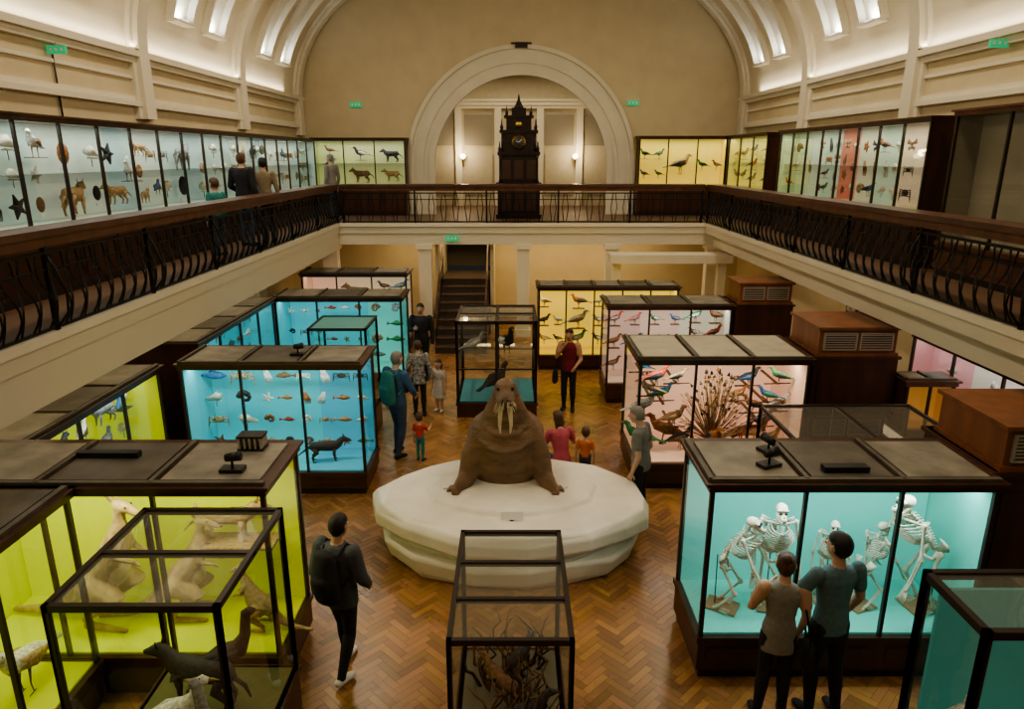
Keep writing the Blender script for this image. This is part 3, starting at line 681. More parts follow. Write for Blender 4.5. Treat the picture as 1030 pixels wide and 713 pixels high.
def skeleton(x,y,z,rz,h,lean=.1,crouch=.1,arms='down',name='primate_skeleton'):
    mb=MB(); B=BONE
    def b(p,q,r): 
        p=Vector(p);q=Vector(q);d=q-p
        mb.tube([p,p+d*.12,p+d*.5,p+d*.88,q],[r*1.7,r*.95,r*.75,r*.95,r*1.6],B,n=6,rnd=True)
    ph=.48-crouch*.5
    pel=Vector((0,0,ph)); nk=Vector((0,lean,ph+.36*math.sqrt(max(.05,1-(lean/.36)**2*.9))))
    sp=[]
    for i in range(15):
        t=i/14; p=pel.lerp(nk,t)+Vector((0,-.035*math.sin(math.pi*t),0)); sp.append(p)
        mb.ell(p,(.018,.02,.011),B,n=6,m=4); mb.ell(p+Vector((0,-.028,0)),(.006,.016,.006),B,n=5,m=4)
    mb.tube(sp,[.009]*15,B,n=5)
    for i in range(9):
        t=.42+.055*i; c=pel.lerp(nk,t); w=.105*math.sin(math.pi*(.28+.07*i))+.01
        loop=[]
        for k in range(11):
            a=-math.pi/2+2*math.pi*(k+.15)/11.0*.97
            loop.append(c+Vector((w*math.cos(a),.035+.085*math.sin(a)+.02,-.018*math.sin(a)-.01)))
        mb.tube(loop,[.0065]*11,B,n=4)
    mb.tube([pel.lerp(nk,.45)+Vector((0,.13,-.03)),pel.lerp(nk,.95)+Vector((0,.12,0))],[(.012,.006)]*2,B,n=5)
    for s in(-1,1):
        mb.tube([pel+Vector((s*.02,-.02,0)),pel+Vector((s*.075,-.02,.06)),pel+Vector((s*.085,.01,.10))],[(.02,.02),(.04,.012),(.045,.008)],B,n=7)
        mb.tube([pel+Vector((s*.05,0,0)),pel+Vector((s*.04,.03,-.05)),pel+Vector((0,.05,-.05))],[.02,.014,.012],B,n=6)
        sh=nk+Vector((s*.125,0,-.03))
        mb.tube([nk+Vector((0,.08,-.02)),sh],[.008,.009],B,n=5)
        mb.tube([nk+Vector((s*.05,-.04,-.05)),nk+Vector((s*.1,-.04,-.03)),nk+Vector((s*.07,-.05,-.13))],[(.01,.006),(.035,.006),(.008,.005)],B,n=6)
        if arms=='down': el=sh+Vector((s*.04,.02,-.22)); wr=el+Vector((s*.0,.07,-.2))
        elif arms=='fwd': el=sh+Vector((s*.03,.1,-.19)); wr=el+Vector((0,.12,-.18))
        else: el=sh+Vector((s*.07,.06,.14)); wr=el+Vector((s*-.01,.06,.2))
        b(sh,el,.012); b(el+Vector((s*.008,0,0)),wr+Vector((s*.01,0,0)),.0075); b(el-Vector((s*.008,0,0)),wr-Vector((s*.008,0,0)),.0075)
        d=(wr-el).normalized()
        mb.ell(wr+d*.012,(.018,.012,.014),B,n=6,m=4)
        for k in range(5):
            o=Vector(((k-2)*.009,0,0)); q=wr+d*.02+o
            mb.tube([q,q+d*.05+o*.5,q+d*.085+Vector((0,.012,0))+o*.5],[.005,.0045,.003],B,n=4)
        hip=pel+Vector((s*.065,0,-.01)); kn=Vector((s*(.085+crouch*.2),.04+crouch*.7,ph*.52)); an=Vector((s*.08,-.01,.04))
        b(hip,kn,.015); b(kn,an,.012); b(kn+Vector((s*.015,0,-.01)),an+Vector((s*.012,0,0)),.006)
        mb.ell(an+Vector((0,-.02,-.02)),(.015,.025,.015),B,n=6,m=4)
        for k in range(5):
            q=an+Vector(((k-2)*.01,.02,-.02)); mb.tube([q,q+Vector(((k-2)*.006,.06,-.008)),q+Vector(((k-2)*.008,.1,-.015))],[.006,.005,.003],B,n=4)
    hd=nk+Vector((0,.05,.085)); 
    mb.tube([nk,hd],[.012,.012],B,n=6)
    bl=Blob(); bl.ell(hd+Vector((0,-.008,.004)),(.044,.056,.046),'b'); bl.tube([hd+Vector((-.036,.038,.012)),hd+Vector((.036,.038,.012))],[.011,.011],'b',n=8)
    bl.tube([hd+Vector((0,.03,-.025)),hd+Vector((0,.082,-.045))],[(.028,.024),(.022,.017)],'b')
    bl.tube([hd+Vector((-.034,-.0,-.036)),hd+Vector((-.024,.045,-.072)),hd+Vector((0,.08,-.075)),hd+Vector((.024,.045,-.072)),hd+Vector((.034,0,-.036))],[.009]*5,'b',n=8,ref=(0,0,1))
    bl.into(mb,{'b':B},.0065,1)
    for s in(-1,1): mb.ell(hd+Vector((s*.019,.050,-.006)),(.012,.010,.011),BLACK,n=8,m=6)
    mb.ell(hd+Vector((0,.075,-.026)),(.007,.012,.008),BLACK,n=6,m=4)
    mb.tube([(0,-.05,0),(0,-.06,ph+.05)],[.005,.005],BLACK,n=5); mb.box(-.1,.1,-.12,.14,-.0,.012,M('specimen_base',(.35,.2,.1),.5))
    o=mb.obj(name,(x,y,z),rz); o.scale=(h,h,h)
zf=.495
skeleton(2.08,6.0,zf,-2.1,1.18,.15,.12,'fwd','chimpanzee_skeleton')
skeleton(2.56,6.05,zf,3.0,1.26,.08,.06,'down','gorilla_skeleton')
skeleton(3.16,6.12,zf,2.8,.98,.06,.05,'down','gibbon_skeleton')
skeleton(3.46,6.0,zf,-1.2,1.0,.12,.12,'fwd','orangutan_skeleton')
skeleton(4.10,6.0,zf,1.75,1.44,.22,.08,'down','gorilla_skeleton')

def plinth():
    mb=MB(); ICE=M('iceberg_plaster',(.84,.80,.70),.5,var=.07,vs=3,bump=.25,bs=6)
    N=16; cx,cy=.0,8.02
    random.seed(3)
    jit=[random.uniform(.96,1.03) for _ in range(N)]
    lv=[(0,.88,0),(.08,.93,0),(.27,.97,0),(.315,.95,0),(.34,.86,2),(.38,.86,2),(.42,.95,5),(.48,1.0,5),(.62,.995,5),(.70,.955,5),(.74,.87,5),(.75,.62,6),(.80,.58,6),(.815,.52,6)]
    V=[];F=[]
    for (z,r,sd) in lv:
        for k in range(N):
            a=2*math.pi*k/N+.12*math.sin(sd*2.3+k*.7)
            j=jit[(k+sd*3)%N] if z<.72 else 1
            V.append((cx+1.79*r*j*math.cos(a),cy+1.17*r*j*math.sin(a),z+(0.035*math.sin(k*2.1+sd) if .05<z<.7 else 0)))
    for i in range(len(lv)-1):
        for k in range(N):
            k2=(k+1)%N; F.append((i*N+k,i*N+k2,(i+1)*N+k2,(i+1)*N+k))
    V.append((cx,cy,.82)); t=len(V)-1; l=(len(lv)-1)*N
    for k in range(N): F.append((t,l+k,l+(k+1)%N))
    F.append(tuple(range(N-1,-1,-1)))
    mb.add((V,F),ICE)
    o=mb.obj('iceberg_plinth')
    bv=o.modifiers.new('b','BEVEL'); bv.width=.022; bv.segments=3; bv.limit_method='ANGLE'; bv.angle_limit=.3
plinth()
random.seed(11)
def walrus():
    WS=M('walrus_hide',(.19,.115,.06),.55,var=.3,vs=3,bump=.9,bs=9,stretch=(1,1,2.6))
    WD=M('walrus_muzzle',(.17,.115,.07),.65,var=.2,vs=20,bump=.4,bs=60)
    b=Blob()
    b.tube([(0,1.15,.16),(0,.95,.3),(0,.6,.42),(0,.25,.46),(0,.08,.55)],[(.28,.14),(.40,.26),(.52,.38),(.50,.42),(.40,.36)],'s',n=20,ref=(0,0,1))
    b.tube([(0,.22,.10),(0,.18,.3),(0,.14,.55),(0,.08,.8),(0,.03,1.0),(0,0,1.16),(0,-.03,1.26)],[(.47,.36),(.49,.38),(.43,.36),(.33,.29),(.25,.22),(.18,.17),(.145,.14)],'s',n=24,ref=(0,1,0))
    b.ell((0,-.05,1.27),(.145,.17,.125),'s')
    b.tube([(0,-.08,1.24),(0,-.24,1.2)],[(.13,.11),(.12,.09)],'m')
    for s in(-1,1):
        b.ell((s*.06,-.29,1.175),(.07,.07,.068),'m')
        b.tube([(s*.28,.1,.66),(s*.42,-.02,.38),(s*.48,-.1,.12),(s*.56,-.24,.05),(s*.64,-.4,.035)],[(.17,.16),(.15,.13),(.13,.09),(.12,.05),(.06,.03)],'s',ref=(0,1,0))
        b.tube([(s*.2,1.0,.12),(s*.38,1.15,.06),(s*.42,1.2,.04)],[(.12,.08),(.13,.05),(.08,.03)],'s')
        for k in range(3): b.tube([(s*(.58+.05*k),-.24,.04),(s*(.58+.07*k),-.42+.04*k,.03)],[.035,.022],'s',n=8)
    for k,(zf_,wd) in enumerate(((.92,.2),(.74,.27),(.55,.33))):
        b.tube([(-wd,-.05-.04*k,zf_+.06),(-wd*.5,-.165-.05*k,zf_),(0,-.19-.055*k,zf_-.02),(wd*.5,-.165-.05*k,zf_),(wd,-.05-.04*k,zf_+.06)],[.02,.032,.038,.032,.02],'s',n=8,ref=(0,0,1))
    mb=MB(); b.into(mb,{'s':WS,'m':WD},.022,7)
    for s in(-1,1):
        mb.tube([(s*.055,-.31,1.14),(s*.062,-.35,1.02),(s*.068,-.345,.90),(s*.06,-.33,.80)],[.028,.026,.020,.008],IVORY,n=10,rnd=True)
        mb.ell((s*.09,-.185,1.31),(.02,.016,.02),BLACK,n=8,m=6)
        mb.ell((s*.03,-.345,1.215),(.012,.01,.018),BLACK,n=6,m=5)
        for i in range(30):
            a=random.uniform(-1,1); c=random.uniform(-1,1); p=Vector((s*.06+.045*a,-.34,1.165+.045*c)); mb.tube([p,p+Vector((s*.02+.02*a,-.05,-.05+.02*c))],[.003,.0015],IVORY,n=3)
    mb.obj('walrus_taxidermy',(-.08,8.15,.80))
walrus()
mb=MB()
mb.box(-.13,.13,-.005,.005,0,.09,WHITE,T=mat4(0,0,.02,0,1,-.5)); mb.box(-.02,.02,0,.05,0,.03,BLACK); mb.obj('information_label',(-.0,7.22,.745))
for x,y in ((-.80,7.95),(.62,7.95)):
    mb=MB(); mb.box(-.07,.07,-.05,.05,0,.02,WHITE,T=mat4(0,0,0,.3)); mb.obj('information_label',(x,y,.817))

# ---------------------------------------------------------------- people
SK=M('skin',(.50,.29,.19),.55); SKP=M('skin_pale',(.58,.38,.28),.55)
def cloth(n,c): return M('cloth_'+n,c,.85,var=.12,vs=25,bump=.25,bs=30)
HAIRD=M('hair_dark',(.012,.009,.008),.5,bump=.3,bs=120); HAIRB=M('hair_brown',(.09,.045,.022),.5,bump=.3,bs=120); HAIRG=M('hair_grey',(.24,.23,.21),.6,bump=.3,bs=120)
def person(name,x,y,z,H,ang,top,bot,hair=HAIRD,skin=SK,shoe=None,sleeve='long',hs=1.0,female=False,hairlen=0,lean=0.0,dz=0.0,
           aL=None,aR=None,lL=None,lR=None,hem=.50,jacket=0.0,headdrop=0.0,headyaw=0.0,skirt=None,bun=False,bare=False,vox=.013,pack=None,bag=None,belly=0):
    b=Blob(); sh=.82-(hs-1)*.16; hipz=.53
    shoe=shoe or cloth('shoe_dark',(.02,.02,.022))
    def U(p):
        p=Vector(p); k=max(0,p.z-hipz); return Vector((p.x,p.y+lean*k,p.z-k*(1-math.sqrt(max(0,1-lean*lean*.6)))+dz))
    def zz(t): return hipz+(sh-hipz)*t
    w=.93 if female else 1.0; j=jacket
    W=lambda a,c:((a*w+j)*H,(c+j)*H)
    h=lambda p:tuple(Vector(p)*H)
    pts=[(0,0,hem),(0,0,zz(.12)),(0,.0+belly*.3,zz(.35)),(0,.004+belly*.3,zz(.62)),(0,.0,zz(.85)),(0,-.006,zz(.98)),(0,-.006,zz(1.06))]
    hr=.098 if female else .09
    rr=[W(hr,.066+belly*.5),W(hr-.002,.064+belly),W(.078,.056+belly),W(.09,.062+belly*.3),W(.105,.06),W(.088,.046),W(.04,.035)]
    b.tube([h(U(p)) for p in pts],rr,'top',n=20,ref=(0,1,0),rnd=False)
    b.tube([h(U((0,0,hipz-.055))),h(U((0,0,hipz+.05)))],[W(.082,.058),W(.080,.054)],'bot',n=18,ref=(0,1,0))
    hc=Vector((0,.012+headdrop*.35,1-.069*hs-headdrop*.1))
    b.tube([h(U((0,-.006,zz(1.0)))),h(U((0,.004,(zz(1.0)+hc.z)/2+.005))),h(U(hc-Vector((0,.008,.02))))],[.034*H*(1+(hs-1)*.3),.030*H,.034*H],'skin',n=12,ref=(0,1,0))
    hC=U(hc)*H; s_=hs*H
    Rh=Matrix.Rotation(headyaw,3,'Z')@Matrix.Rotation(-headdrop*2.2,3,'X')
    def Hd(p): return hC+Rh@(Vector(p)*s_)
    b.ell(hC,(.046*s_,.056*s_,.066*s_),'skin',rot=Rh)
    b.ell(Hd((0,.016,-.03)),(.034*s_,.036*s_,.036*s_),'skin',rot=Rh)
    b.tube([Hd((0,.052,.008)),Hd((0,.066,-.014))],[.007*s_,.010*s_],'skin',n=8)
    for sg in(-1,1): b.ell(Hd((sg*.047,-.002,-.002)),(.007*s_,.012*s_,.018*s_),'skin',rot=Rh)
    b.ell(Hd((0,-.014,.010)),(.0495*s_,.0535*s_,.0640*s_),'hair',rot=Rh)
    b.ell(Hd((0,.004,.036)),(.0455*s_,.046*s_,.036*s_),'hair',rot=Rh)
    if hairlen>0: b.tube([Hd((0,-.03,.0)),Hd((0,-.04,-.04)),Hd((0,-.04,-.06-hairlen))],[(.046*s_,.03*s_),(.05*s_,.028*s_),(.035*s_,.016*s_)],'hair',ref=(0,1,0))
    if bun: b.ell(Hd((0,-.045,.06)),(.026*s_,.026*s_,.024*s_),'hair')
    fingers=[]
    for sg,a in ((-1,aL),(1,aR)):
        S_=Vector((sg*.108*w,-.006,sh-.012))
        if a is None: E=Vector((sg*.140,-.018,sh-.185)); Wr=Vector((sg*.145,.025,sh-.335))
        else: E=Vector(a[0]);Wr=Vector(a[1])
        S0=U(S_)*H;E0=U(E)*H;W0=U(Wr)*H
        ja=j*.7
        up='skin' if sleeve=='none' else 'top'
        mid=S0.lerp(E0,.6)
        if sleeve=='long':
            b.tube([S0,S0.lerp(E0,.4),E0],[(.037+ja)*H,(.033+ja)*H,(.028+ja)*H],'top'); b.tube([E0,E0.lerp(W0,.35),W0.lerp(E0,.06)],[(.028+ja)*H,(.027+ja)*H,(.021+ja*.6)*H],'top')
        else:
            b.tube([S0,S0.lerp(E0,.35),mid],[.036*H,.035*H,.034*H],up); b.tube([S0.lerp(E0,.2),mid,E0],[.028*H,.027*H,.024*H],'skin'); b.tube([E0,E0.lerp(W0,.3),W0],[.024*H,.023*H,.016*H],'skin')
        d=(W0-E0).normalized(); side=d.cross(Vector((sg,0,0.001)))
        if side.length<.1: side=d.cross(Vector((0,0,1)))
        side.normalize(); nrm=side.cross(d).normalized()
        pe=W0+d*.052*H
        b.tube([W0-d*.01*H,W0+d*.025*H,pe],[(.012*H,.015*H),(.023*H,.012*H),(.024*H,.011*H)],'skin',n=10,ref=nrm)
        cu=Vector((-sg,0,0))*.25
        for k,ln in enumerate((.040,.047,.044,.034)):
            q=pe-d*.006*H+side*((k-1.5)*.0115*H); dd=(d+cu*.5).normalized(); d3=(d+cu*1.8).normalized()
            fingers.append(([q,q+dd*ln*.5*H,q+dd*ln*.5*H+d3*ln*.5*H],[.0052*H,.0048*H,.0038*H]))
        q=W0+d*.018*H+side*(-.018*H)
        fingers.append(([q,q+(d*.6-side*.8).normalized()*.022*H,q+(d*.6-side*.8).normalized()*.022*H+(d+cu).normalized()*.022*H],[.0068*H,.006*H,.0045*H]))
    lab='skin' if bare else 'bot'
    for sg,l in ((-1,lL),(1,lR)):
        Hp=Vector((sg*.047,0,hipz-.01+dz))
        if l is None: K=Vector((sg*.052,.008,.285)); An=Vector((sg*.052,-.012,.045)); ft=Vector((sg*.2,1,0))
        else:
            K=Vector(l[0]);An=Vector(l[1]); ft=Vector(l[2]) if len(l)>2 else Vector((sg*.15,1,0))
        Hp*=H;K*=H;An*=H; ft.normalize()
        lw=1.0 if not female else .93
        b.tube([Hp,Hp.lerp(K,.4),K],[(.052*lw)*H,(.048*lw)*H,.035*H],lab,n=14)
        b.tube([K,K.lerp(An,.3),K.lerp(An,.7),An],[.036*H,.037*H,.028*H,.024*H],lab,n=14)
        b.tube([An+Vector((0,0,-.018*H))-ft*.022*H,An+Vector((0,0,-.020*H))+ft*.04*H,An+Vector((0,0,-.028*H))+ft*.09*H],[(.024*H,.024*H),(.027*H,.022*H),(.022*H,.014*H)],'shoe',n=12,ref=(0,0,1))
    if skirt:
        b.tube([h(U((0,0,hipz+.05))),h((0,0,skirt+.1+dz)),h((0,0,skirt+dz))],[W(.085,.06),W(.12,.09),W(.14,.115)],'top',n=20,ref=(0,1,0),rnd=False)
    mb=MB(); b.into(mb,{'top':top,'bot':bot,'skin':skin,'hair':hair,'shoe':shoe},vox,2)
    for p,r in fingers: mb.tube(p,r,skin,n=6,rnd=True)
    for sg in(-1,1):
        mb.ell(Hd((sg*.018,.050,.004)),(.0075*s_,.005*s_,.005*s_),WHITE,n=8,m=6); mb.ell(Hd((sg*.018,.0535,.004)),(.0035*s_,.003*s_,.0035*s_),BLACK,n=6,m=5)
        mb.tube([Hd((sg*.010,.054,.016)),Hd((sg*.026,.050,.016))],[.0022*s_,.0018*s_],hair,n=5)
    mb.tube([Hd((-.014,.0515,-.034)),Hd((0,.055,-.034)),Hd((.014,.0515,-.034))],[.002*s_,.0035*s_,.002*s_],M('lips',(.4,.12,.1),.5),n=6)
    o=mb.obj(name,(x,y,z),math.radians(ang))
    if pack:
        pb=Blob(); c=U((0,-.10-j,zz(.55)))*H
        pb.tube([c+Vector((0,0,-.12*H)),c+Vector((0,-.01*H,0)),c+Vector((0,0,.12*H))],[(.085*H,.05*H),(.085*H,.06*H),(.07*H,.04*H)],'p',n=16,ref=(0,1,0))
        pb.tube([c+Vector((0,-.05*H,-.07*H)),c+Vector((0,-.055*H,0.0))],[(.06*H,.025*H)]*2,'p',n=12,ref=(0,1,0))
        for sg in(-1,1): pb.tube([h(U((sg*.06,-.06-j,zz(.95)))),h(U((sg*.065,-.01,zz(1.06)+j))),h(U((sg*.07,.06+j,zz(.9)))),h(U((sg*.085,.05+j,zz(.6)))),h(U((sg*.08,-.06,zz(.35))))],[(.014*H,.006*H)]*5,'p',n=8,ref=(0,1,0))
        m2=MB(); pb.into(m2,{'p':pack},.016,1); m2.obj('backpack',parent=o)
    if bag:
        pb=Blob(); c=Vector((bag[1]*.16,.0,.42))*H
        pb.tube([c+Vector((0,0,-.06*H)),c+Vector((0,0,.05*H))],[(.035*H,.08*H),(.03*H,.07*H)],'p',n=14,ref=(0,1,0))
        m2=MB(); pb.into(m2,{'p':bag[0]},.016,1)
        m2.tube([c+Vector((0,.05*H,.04*H)),c+Vector((-bag[1]*.03*H,.03*H,.2*H)),h((bag[1]*.085,0,sh+.03)),c+Vector((-bag[1]*.03*H,-.05*H,.2*H)),c+Vector((0,-.05*H,.04*H))],[.006*H]*5,bag[0],n=6)
        m2.obj('shoulder_bag',parent=o)
    return o
BK=cloth('black',(.018,.018,.020)); NV=cloth('navy',(.03,.045,.08)); JN=cloth('jeans',(.05,.075,.13)); GR=cloth('grey',(.25,.24,.215)); TQ=cloth('slate_teal',(.10,.17,.19))
PKc=cloth('pink',(.48,.10,.14)); OR=cloth('orange',(.62,.19,.06)); RD=cloth('red',(.5,.06,.04)); MR=cloth('maroon',(.16,.02,.03)); WH=cloth('white',(.6,.57,.52)); PT=M('cloth_pattern',(.3,.3,.28),.85,var=.85,vs=22); BLU=cloth('blue',(.05,.12,.24)); TL=cloth('teal_green',(.03,.22,.2)); KH=cloth('khaki',(.25,.2,.13)); WSH=cloth('white_shoe',(.7,.68,.64)); CH=cloth('charcoal',(.07,.075,.085))
person('young_man_walking',-1.60,5.66,0,1.68,-25,CH,BK,HAIRD,SK,WSH,jacket=.012,
    lL=((-.055,.06,.28),(-.06,.08,.045)),lR=((.05,-.01,.285),(.05,-.11,.055)),aR=((.15,.0,.66),(.12,.09,.56)),aL=((-.15,-.03,.64),(-.14,.05,.50)),headdrop=.03,vox=.011,pack=BK,hem=.47)
person('woman_in_grey_tunic',2.30,5.12,0,1.62,-8,GR,BK,HAIRB,SKP,BK,sleeve='none',female=True,hem=.43,bun=True,aL=((-.145,.03,.66),(-.05,.13,.72)),aR=((.13,.0,.64),(.12,.06,.50)),lL=((-.05,.01,.285),(-.075,-.03,.045)),lR=((.05,.0,.285),(.06,-.01,.045)),vox=.009,bag=(BK,1),headyaw=-.2)
person('man_in_teal_tshirt',2.74,5.14,0,1.80,12,TQ,BK,HAIRD,SK,BK,sleeve='short',hem=.49,aL=((-.19,.02,.68),(-.22,.12,.66)),aR=((.145,.0,.65),(.14,.07,.52)),lL=((-.055,.02,.285),(-.06,-.01,.045)),lR=((.06,.0,.285),(.075,-.03,.045)),vox=.009,headyaw=.3)
person('man_in_grey_polo',1.72,8.50,0,1.68,60,cloth('polo_grey',(.2,.2,.19)),BK,HAIRG,SKP,BK,sleeve='short',hem=.49,belly=.012,lean=.08,headdrop=.05,aL=((-.14,-.03,.64),(-.13,.03,.49)),aR=((.13,-.03,.64),(.11,.06,.51)))
person('woman_in_pink_top',.75,9.62,0,1.62,20,PKc,JN,HAIRB,SKP,dz=-.28,female=True,sleeve='short',hairlen=.05,lean=.25,lL=((-.07,.22,.24),(-.07,.05,.045)),lR=((.07,.24,.22),(.07,.1,.045)),aL=((-.14,.1,.64),(-.05,.22,.6)),aR=((.17,.08,.66),(.24,.18,.62)))
person('child_in_orange_shirt',1.10,9.66,0,.95,-10,OR,JN,HAIRB,SKP,hs=1.4,sleeve='short')
person('woman_in_maroon_top',1.10,12.9,0,1.66,165,MR,BK,HAIRD,SK,BK,female=True,sleeve='none',hairlen=.03,aR=((.14,.03,.66),(.05,.09,.80)),aL=((-.14,.0,.64),(-.1,.1,.58)),bag=(BK,1),vox=.014)
person('man_with_backpack',-1.88,10.75,0,1.80,-35,BLU,JN,HAIRG,SKP,BK,jacket=.006,pack=TL,aR=((.14,.05,.66),(.10,.13,.58)),lL=((-.055,.05,.28),(-.06,.03,.045)),lR=((.055,.0,.285),(.06,-.08,.05)),headdrop=.03)
person('woman_in_patterned_top',-1.77,12.6,0,1.5,10,PT,BK,HAIRB,SKP,BK,female=True,hem=.44,bag=(BK,-1),vox=.016)
person('man_in_dark_jacket',-2.0,14.9,0,1.74,175,BK,BK,HAIRD,SK,BK,jacket=.008,aR=((.14,.04,.66),(.06,.14,.70)),vox=.016)
person('girl_in_white_dress',-1.42,12.85,0,1.07,150,WH,WH,HAIRB,SKP,WSH,hs=1.25,sleeve='short',skirt=.28,bare=True,hairlen=.04,vox=.012)
person('toddler_in_red_shirt',-1.50,10.55,0,.84,-20,RD,TL,HAIRB,SKP,hs=1.5,sleeve='short',vox=.011,aR=((.15,.06,.62),(.14,.18,.66)))
person('visitor_in_dark_coat',-5.22,13.9,ZB,1.78,-10,BK,JN,HAIRB,SKP,jacket=.008,vox=.016,aL=((-.15,0,.65),(-.14,.1,.6)))
person('visitor_in_brown_top',-5.0,14.45,ZB,1.70,20,KH,BK,HAIRD,SK,vox=.016,female=True)
person('child_in_teal_coat',-5.2,12.5,ZB,1.36,60,TL,JN,HAIRB,SKP,hs=1.15,vox=.016)
person('visitor_in_grey_shirt',-5.1,20.3,ZB,1.78,60,GR,JN,HAIRG,SKP,vox=.018)

def clock():
    mb=MB(); D=M('ebony',(.02,.012,.010),.35,var=.3)
    def b(w,d,z0,z1,m=D): mb.box(-w/2,w/2,-d/2,d/2,z0,z1,m)
    b(1.3,.7,0,.12);b(1.2,.62,.12,.9);b(1.3,.7,.9,1.0);b(1.0,.5,1.0,1.75);b(1.2,.62,1.75,1.85);b(.95,.48,1.85,2.35);b(1.08,.56,2.35,2.43);b(.7,.4,2.43,2.75);b(.82,.46,2.75,2.82);b(.4,.3,2.82,3.02)
    for sx in(-1,1):
        for sy in(-1,1):
            mb.tube([(sx*.52,sy*.26,1.0),(sx*.52,sy*.26,1.1),(sx*.52,sy*.26,1.65),(sx*.52,sy*.26,1.75)],[.06,.035,.03,.055],D,n=10)
            mb.tube([(sx*.46,sy*.22,1.85),(sx*.46,sy*.22,2.35)],[.035,.03],D,n=8)
            for x,z,h in ((.54,1.85,.28),(.48,2.43,.3),(.34,2.82,.25)):
                mb.tube([(sx*x,sy*.22,z),(sx*x,sy*.22,z+h*.3),(sx*x,sy*.22,z+h*.5),(sx*x,sy*.22,z+h)],[.03,.045,.02,.004],D,n=8)
    mb.tube([(0,0,3.0),(0,0,3.1),(0,0,3.2),(0,0,3.38)],[.16,.1,.05,.01],D,n=10)
    mb.tube([(0,-.245,2.1),(0,-.275,2.1)],[.2,.2],BRASS,n=28,ref=(0,0,1)); mb.tube([(0,-.27,2.1),(0,-.282,2.1)],[.16,.16],M('clock_dial',(.05,.05,.06),.4),n=28,ref=(0,0,1))
    for i in range(12):
        a=i*math.pi/6; mb.box(-.008,.008,-.29,-.28,.12,.155,BRASS,T=Matrix.Translation((0,0,2.1))@Matrix.Rotation(a,4,'Y'))
    mb.box(-.006,.006,-.295,-.285,0,.12,WHITE,T=Matrix.Translation((0,0,2.1))@Matrix.Rotation(.8,4,'Y')); mb.box(-.006,.006,-.295,-.285,0,.08,WHITE,T=Matrix.Translation((0,0,2.1))@Matrix.Rotation(-1.2,4,'Y'))
    mb.tube([(0,-.2,2.58),(0,-.22,2.58)],[.1,.1],BRASS,n=20,ref=(0,0,1))
    for x in (-.35,0,.35):
        mb.box(x-.13,x+.13,-.27,-.25,1.1,1.62,M('clock_panel',(.06,.03,.02),.4)); mb.box(x-.14,x+.14,-.325,-.31,.22,.8,M('clock_panel',(.06,.03,.02),.4))
    mb.obj('apostle_clock',(XC-.08,20.6,ZB))
clock()
EX=M('exit_green',(.02,.4,.18),.5,emit=(.05,.8,.35),es=.3)
def exitsign(x,y,z,s=1.0):
    mb=MB(); mb.box(-.17*s,.17*s,-.02,.02,-.07*s,.07*s,EX)
    for k in (-1,0,1): mb.box((k*.1-.02)*s,(k*.1+.02)*s,-.024,.024,-.02*s,.03*s,WHITE)
    mb.box(-.01,.01,-.01,.01,.07*s,.12*s,STEEL); mb.obj('exit_sign',(x,y,z))
exitsign(-4.65,YB-.05,6.3); exitsign(3.6,YB-.05,6.35); exitsign(-1.6,YF-.03,2.72)
exitsign(-6.17,10.2,6.2,.75); exitsign(6.68,10.35,6.3,.75)
mb=MB(); mb.tube([(XL+.03,10.3,5.3),(XL+.03,10.3,6.2)],[.015,.015],BLACK,n=6); mb.tube([(XL+.03,10.3,6.2),(XL+.05,10.22,6.2)],[.012,.012],BLACK,n=6); mb.obj('electrical_conduit')
def toplamp(x,y,z,r=0):
    mb=MB(); mb.box(-.1,.1,-.06,.06,0,.03,BLACK); mb.tube([(0,0,.03),(0,0,.1)],[.012,.012],BLACK,n=6); mb.tube([(-.05,0,.12),(.08,0,.14)],[.035,.045],BLACK,n=10); mb.obj('track_spotlight',(x,y,z),r)
toplamp(2.35,5.85,2.085,.4);toplamp(2.45,6.15,2.085,2);toplamp(-2.45,5.6,2.155);toplamp(-3.1,9.7,2.045)
mb=MB(); mb.box(-.2,.2,-.05,.05,0,.05,BLACK); mb.obj('cable_box',(3.0,5.75,2.085)); 
mb=MB(); mb.box(-.28,.28,-.04,.04,0,.05,BLACK); mb.obj('cable_box',(-3.7,5.9,2.155))
mb=MB(); mb.box(-.12,.12,-.08,.08,0,.02,BLACK); 
for i in range(5): mb.box(-.11+i*.05,-.09+i*.05,-.08,.08,.02,.12,STEEL)
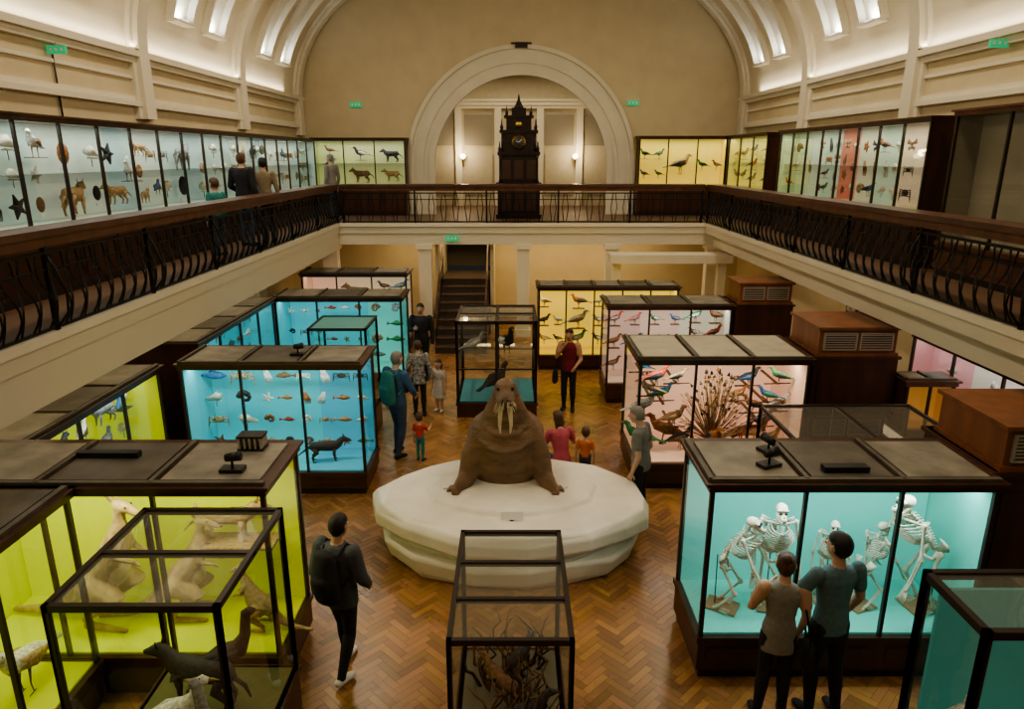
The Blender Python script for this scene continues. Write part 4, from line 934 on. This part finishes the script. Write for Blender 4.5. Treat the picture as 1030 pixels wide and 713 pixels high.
mb.box(-.12,.12,-.08,.08,.12,.14,BLACK); mb.obj('ventilation_unit',(-2.45,6.1,2.155))
GLOB=M('sconce_glass',(.9,.8,.6),.4,emit=(1,.8,.5),es=9)
for x in (-1.75,2.25):
    mb=MB(); mb.box(-.04,.04,.1,.16,-.15,.05,BRASS); mb.tube([(0,.1,-.05),(0,0,-.08),(0,0,.0)],[.012,.012,.012],BRASS,n=6); mb.ell((0,0,.08),(.1,.1,.09),GLOB); mb.obj('wall_sconce',(x,25.7,4.75))
    l=bpy.data.lights.new('sconce_light','POINT'); l.energy=35; l.color=(1,.78,.48); l.shadow_soft_size=.12; o=bpy.data.objects.new('sconce_light',l); S.collection.objects.link(o); o.location=(x,25.4,4.95)

# ---------------------------------------------------------------- lights
for y,W in ((1,70),(6,100),(11,110),(16,125)):
    for sx in (-1,1):
        area('vault_fill',(XC+sx*4.3,y,9.0),(0,sx*.35,0),.9,2.5,W,(1,.84,.63))  # unseen fill lights added above the view for ambient brightness
# added fill strips above the cornice, facing up to brighten the vault
for sx in (-1,1):
    X=XC+sx*6.5
    area('cornice_fill',(X,10,6.56),(math.pi,sx*.5,0),.08,21,55,(1,.90,.74))
area('recess_fill',(XC,24.2,7.5),(0,0,0),4,1.5,60,(1,.85,.6))  # unseen overhead fill, added to raise the ambient light in the recess
area('soffit_fill',(-5.6,10,2.8),(0,0,0),.5,12,38,(1,.8,.5))  # unseen warm fill added beneath the balconies, here and in the next lines
area('soffit_fill',(6.1,10,2.8),(0,0,0),.5,12,32,(1,.8,.5))
area('soffit_fill',(XC,20.0,2.82),(0,0,0),8,.6,95,(1,.76,.42))
w=bpy.data.worlds.new('w'); S.world=w; w.use_nodes=True; w.node_tree.nodes['Background'].inputs[0].default_value=(.02,.02,.02,1)

cd=bpy.data.cameras.new('camera'); cd.sensor_width=36; cd.lens=700/1030*36; cd.clip_start=.05; cd.clip_end=200
co=bpy.data.objects.new('camera',cd); S.collection.objects.link(co)
co.location=(0,0,4.8); co.rotation_euler=(math.radians(90-15.83),0,0)
S.camera=co
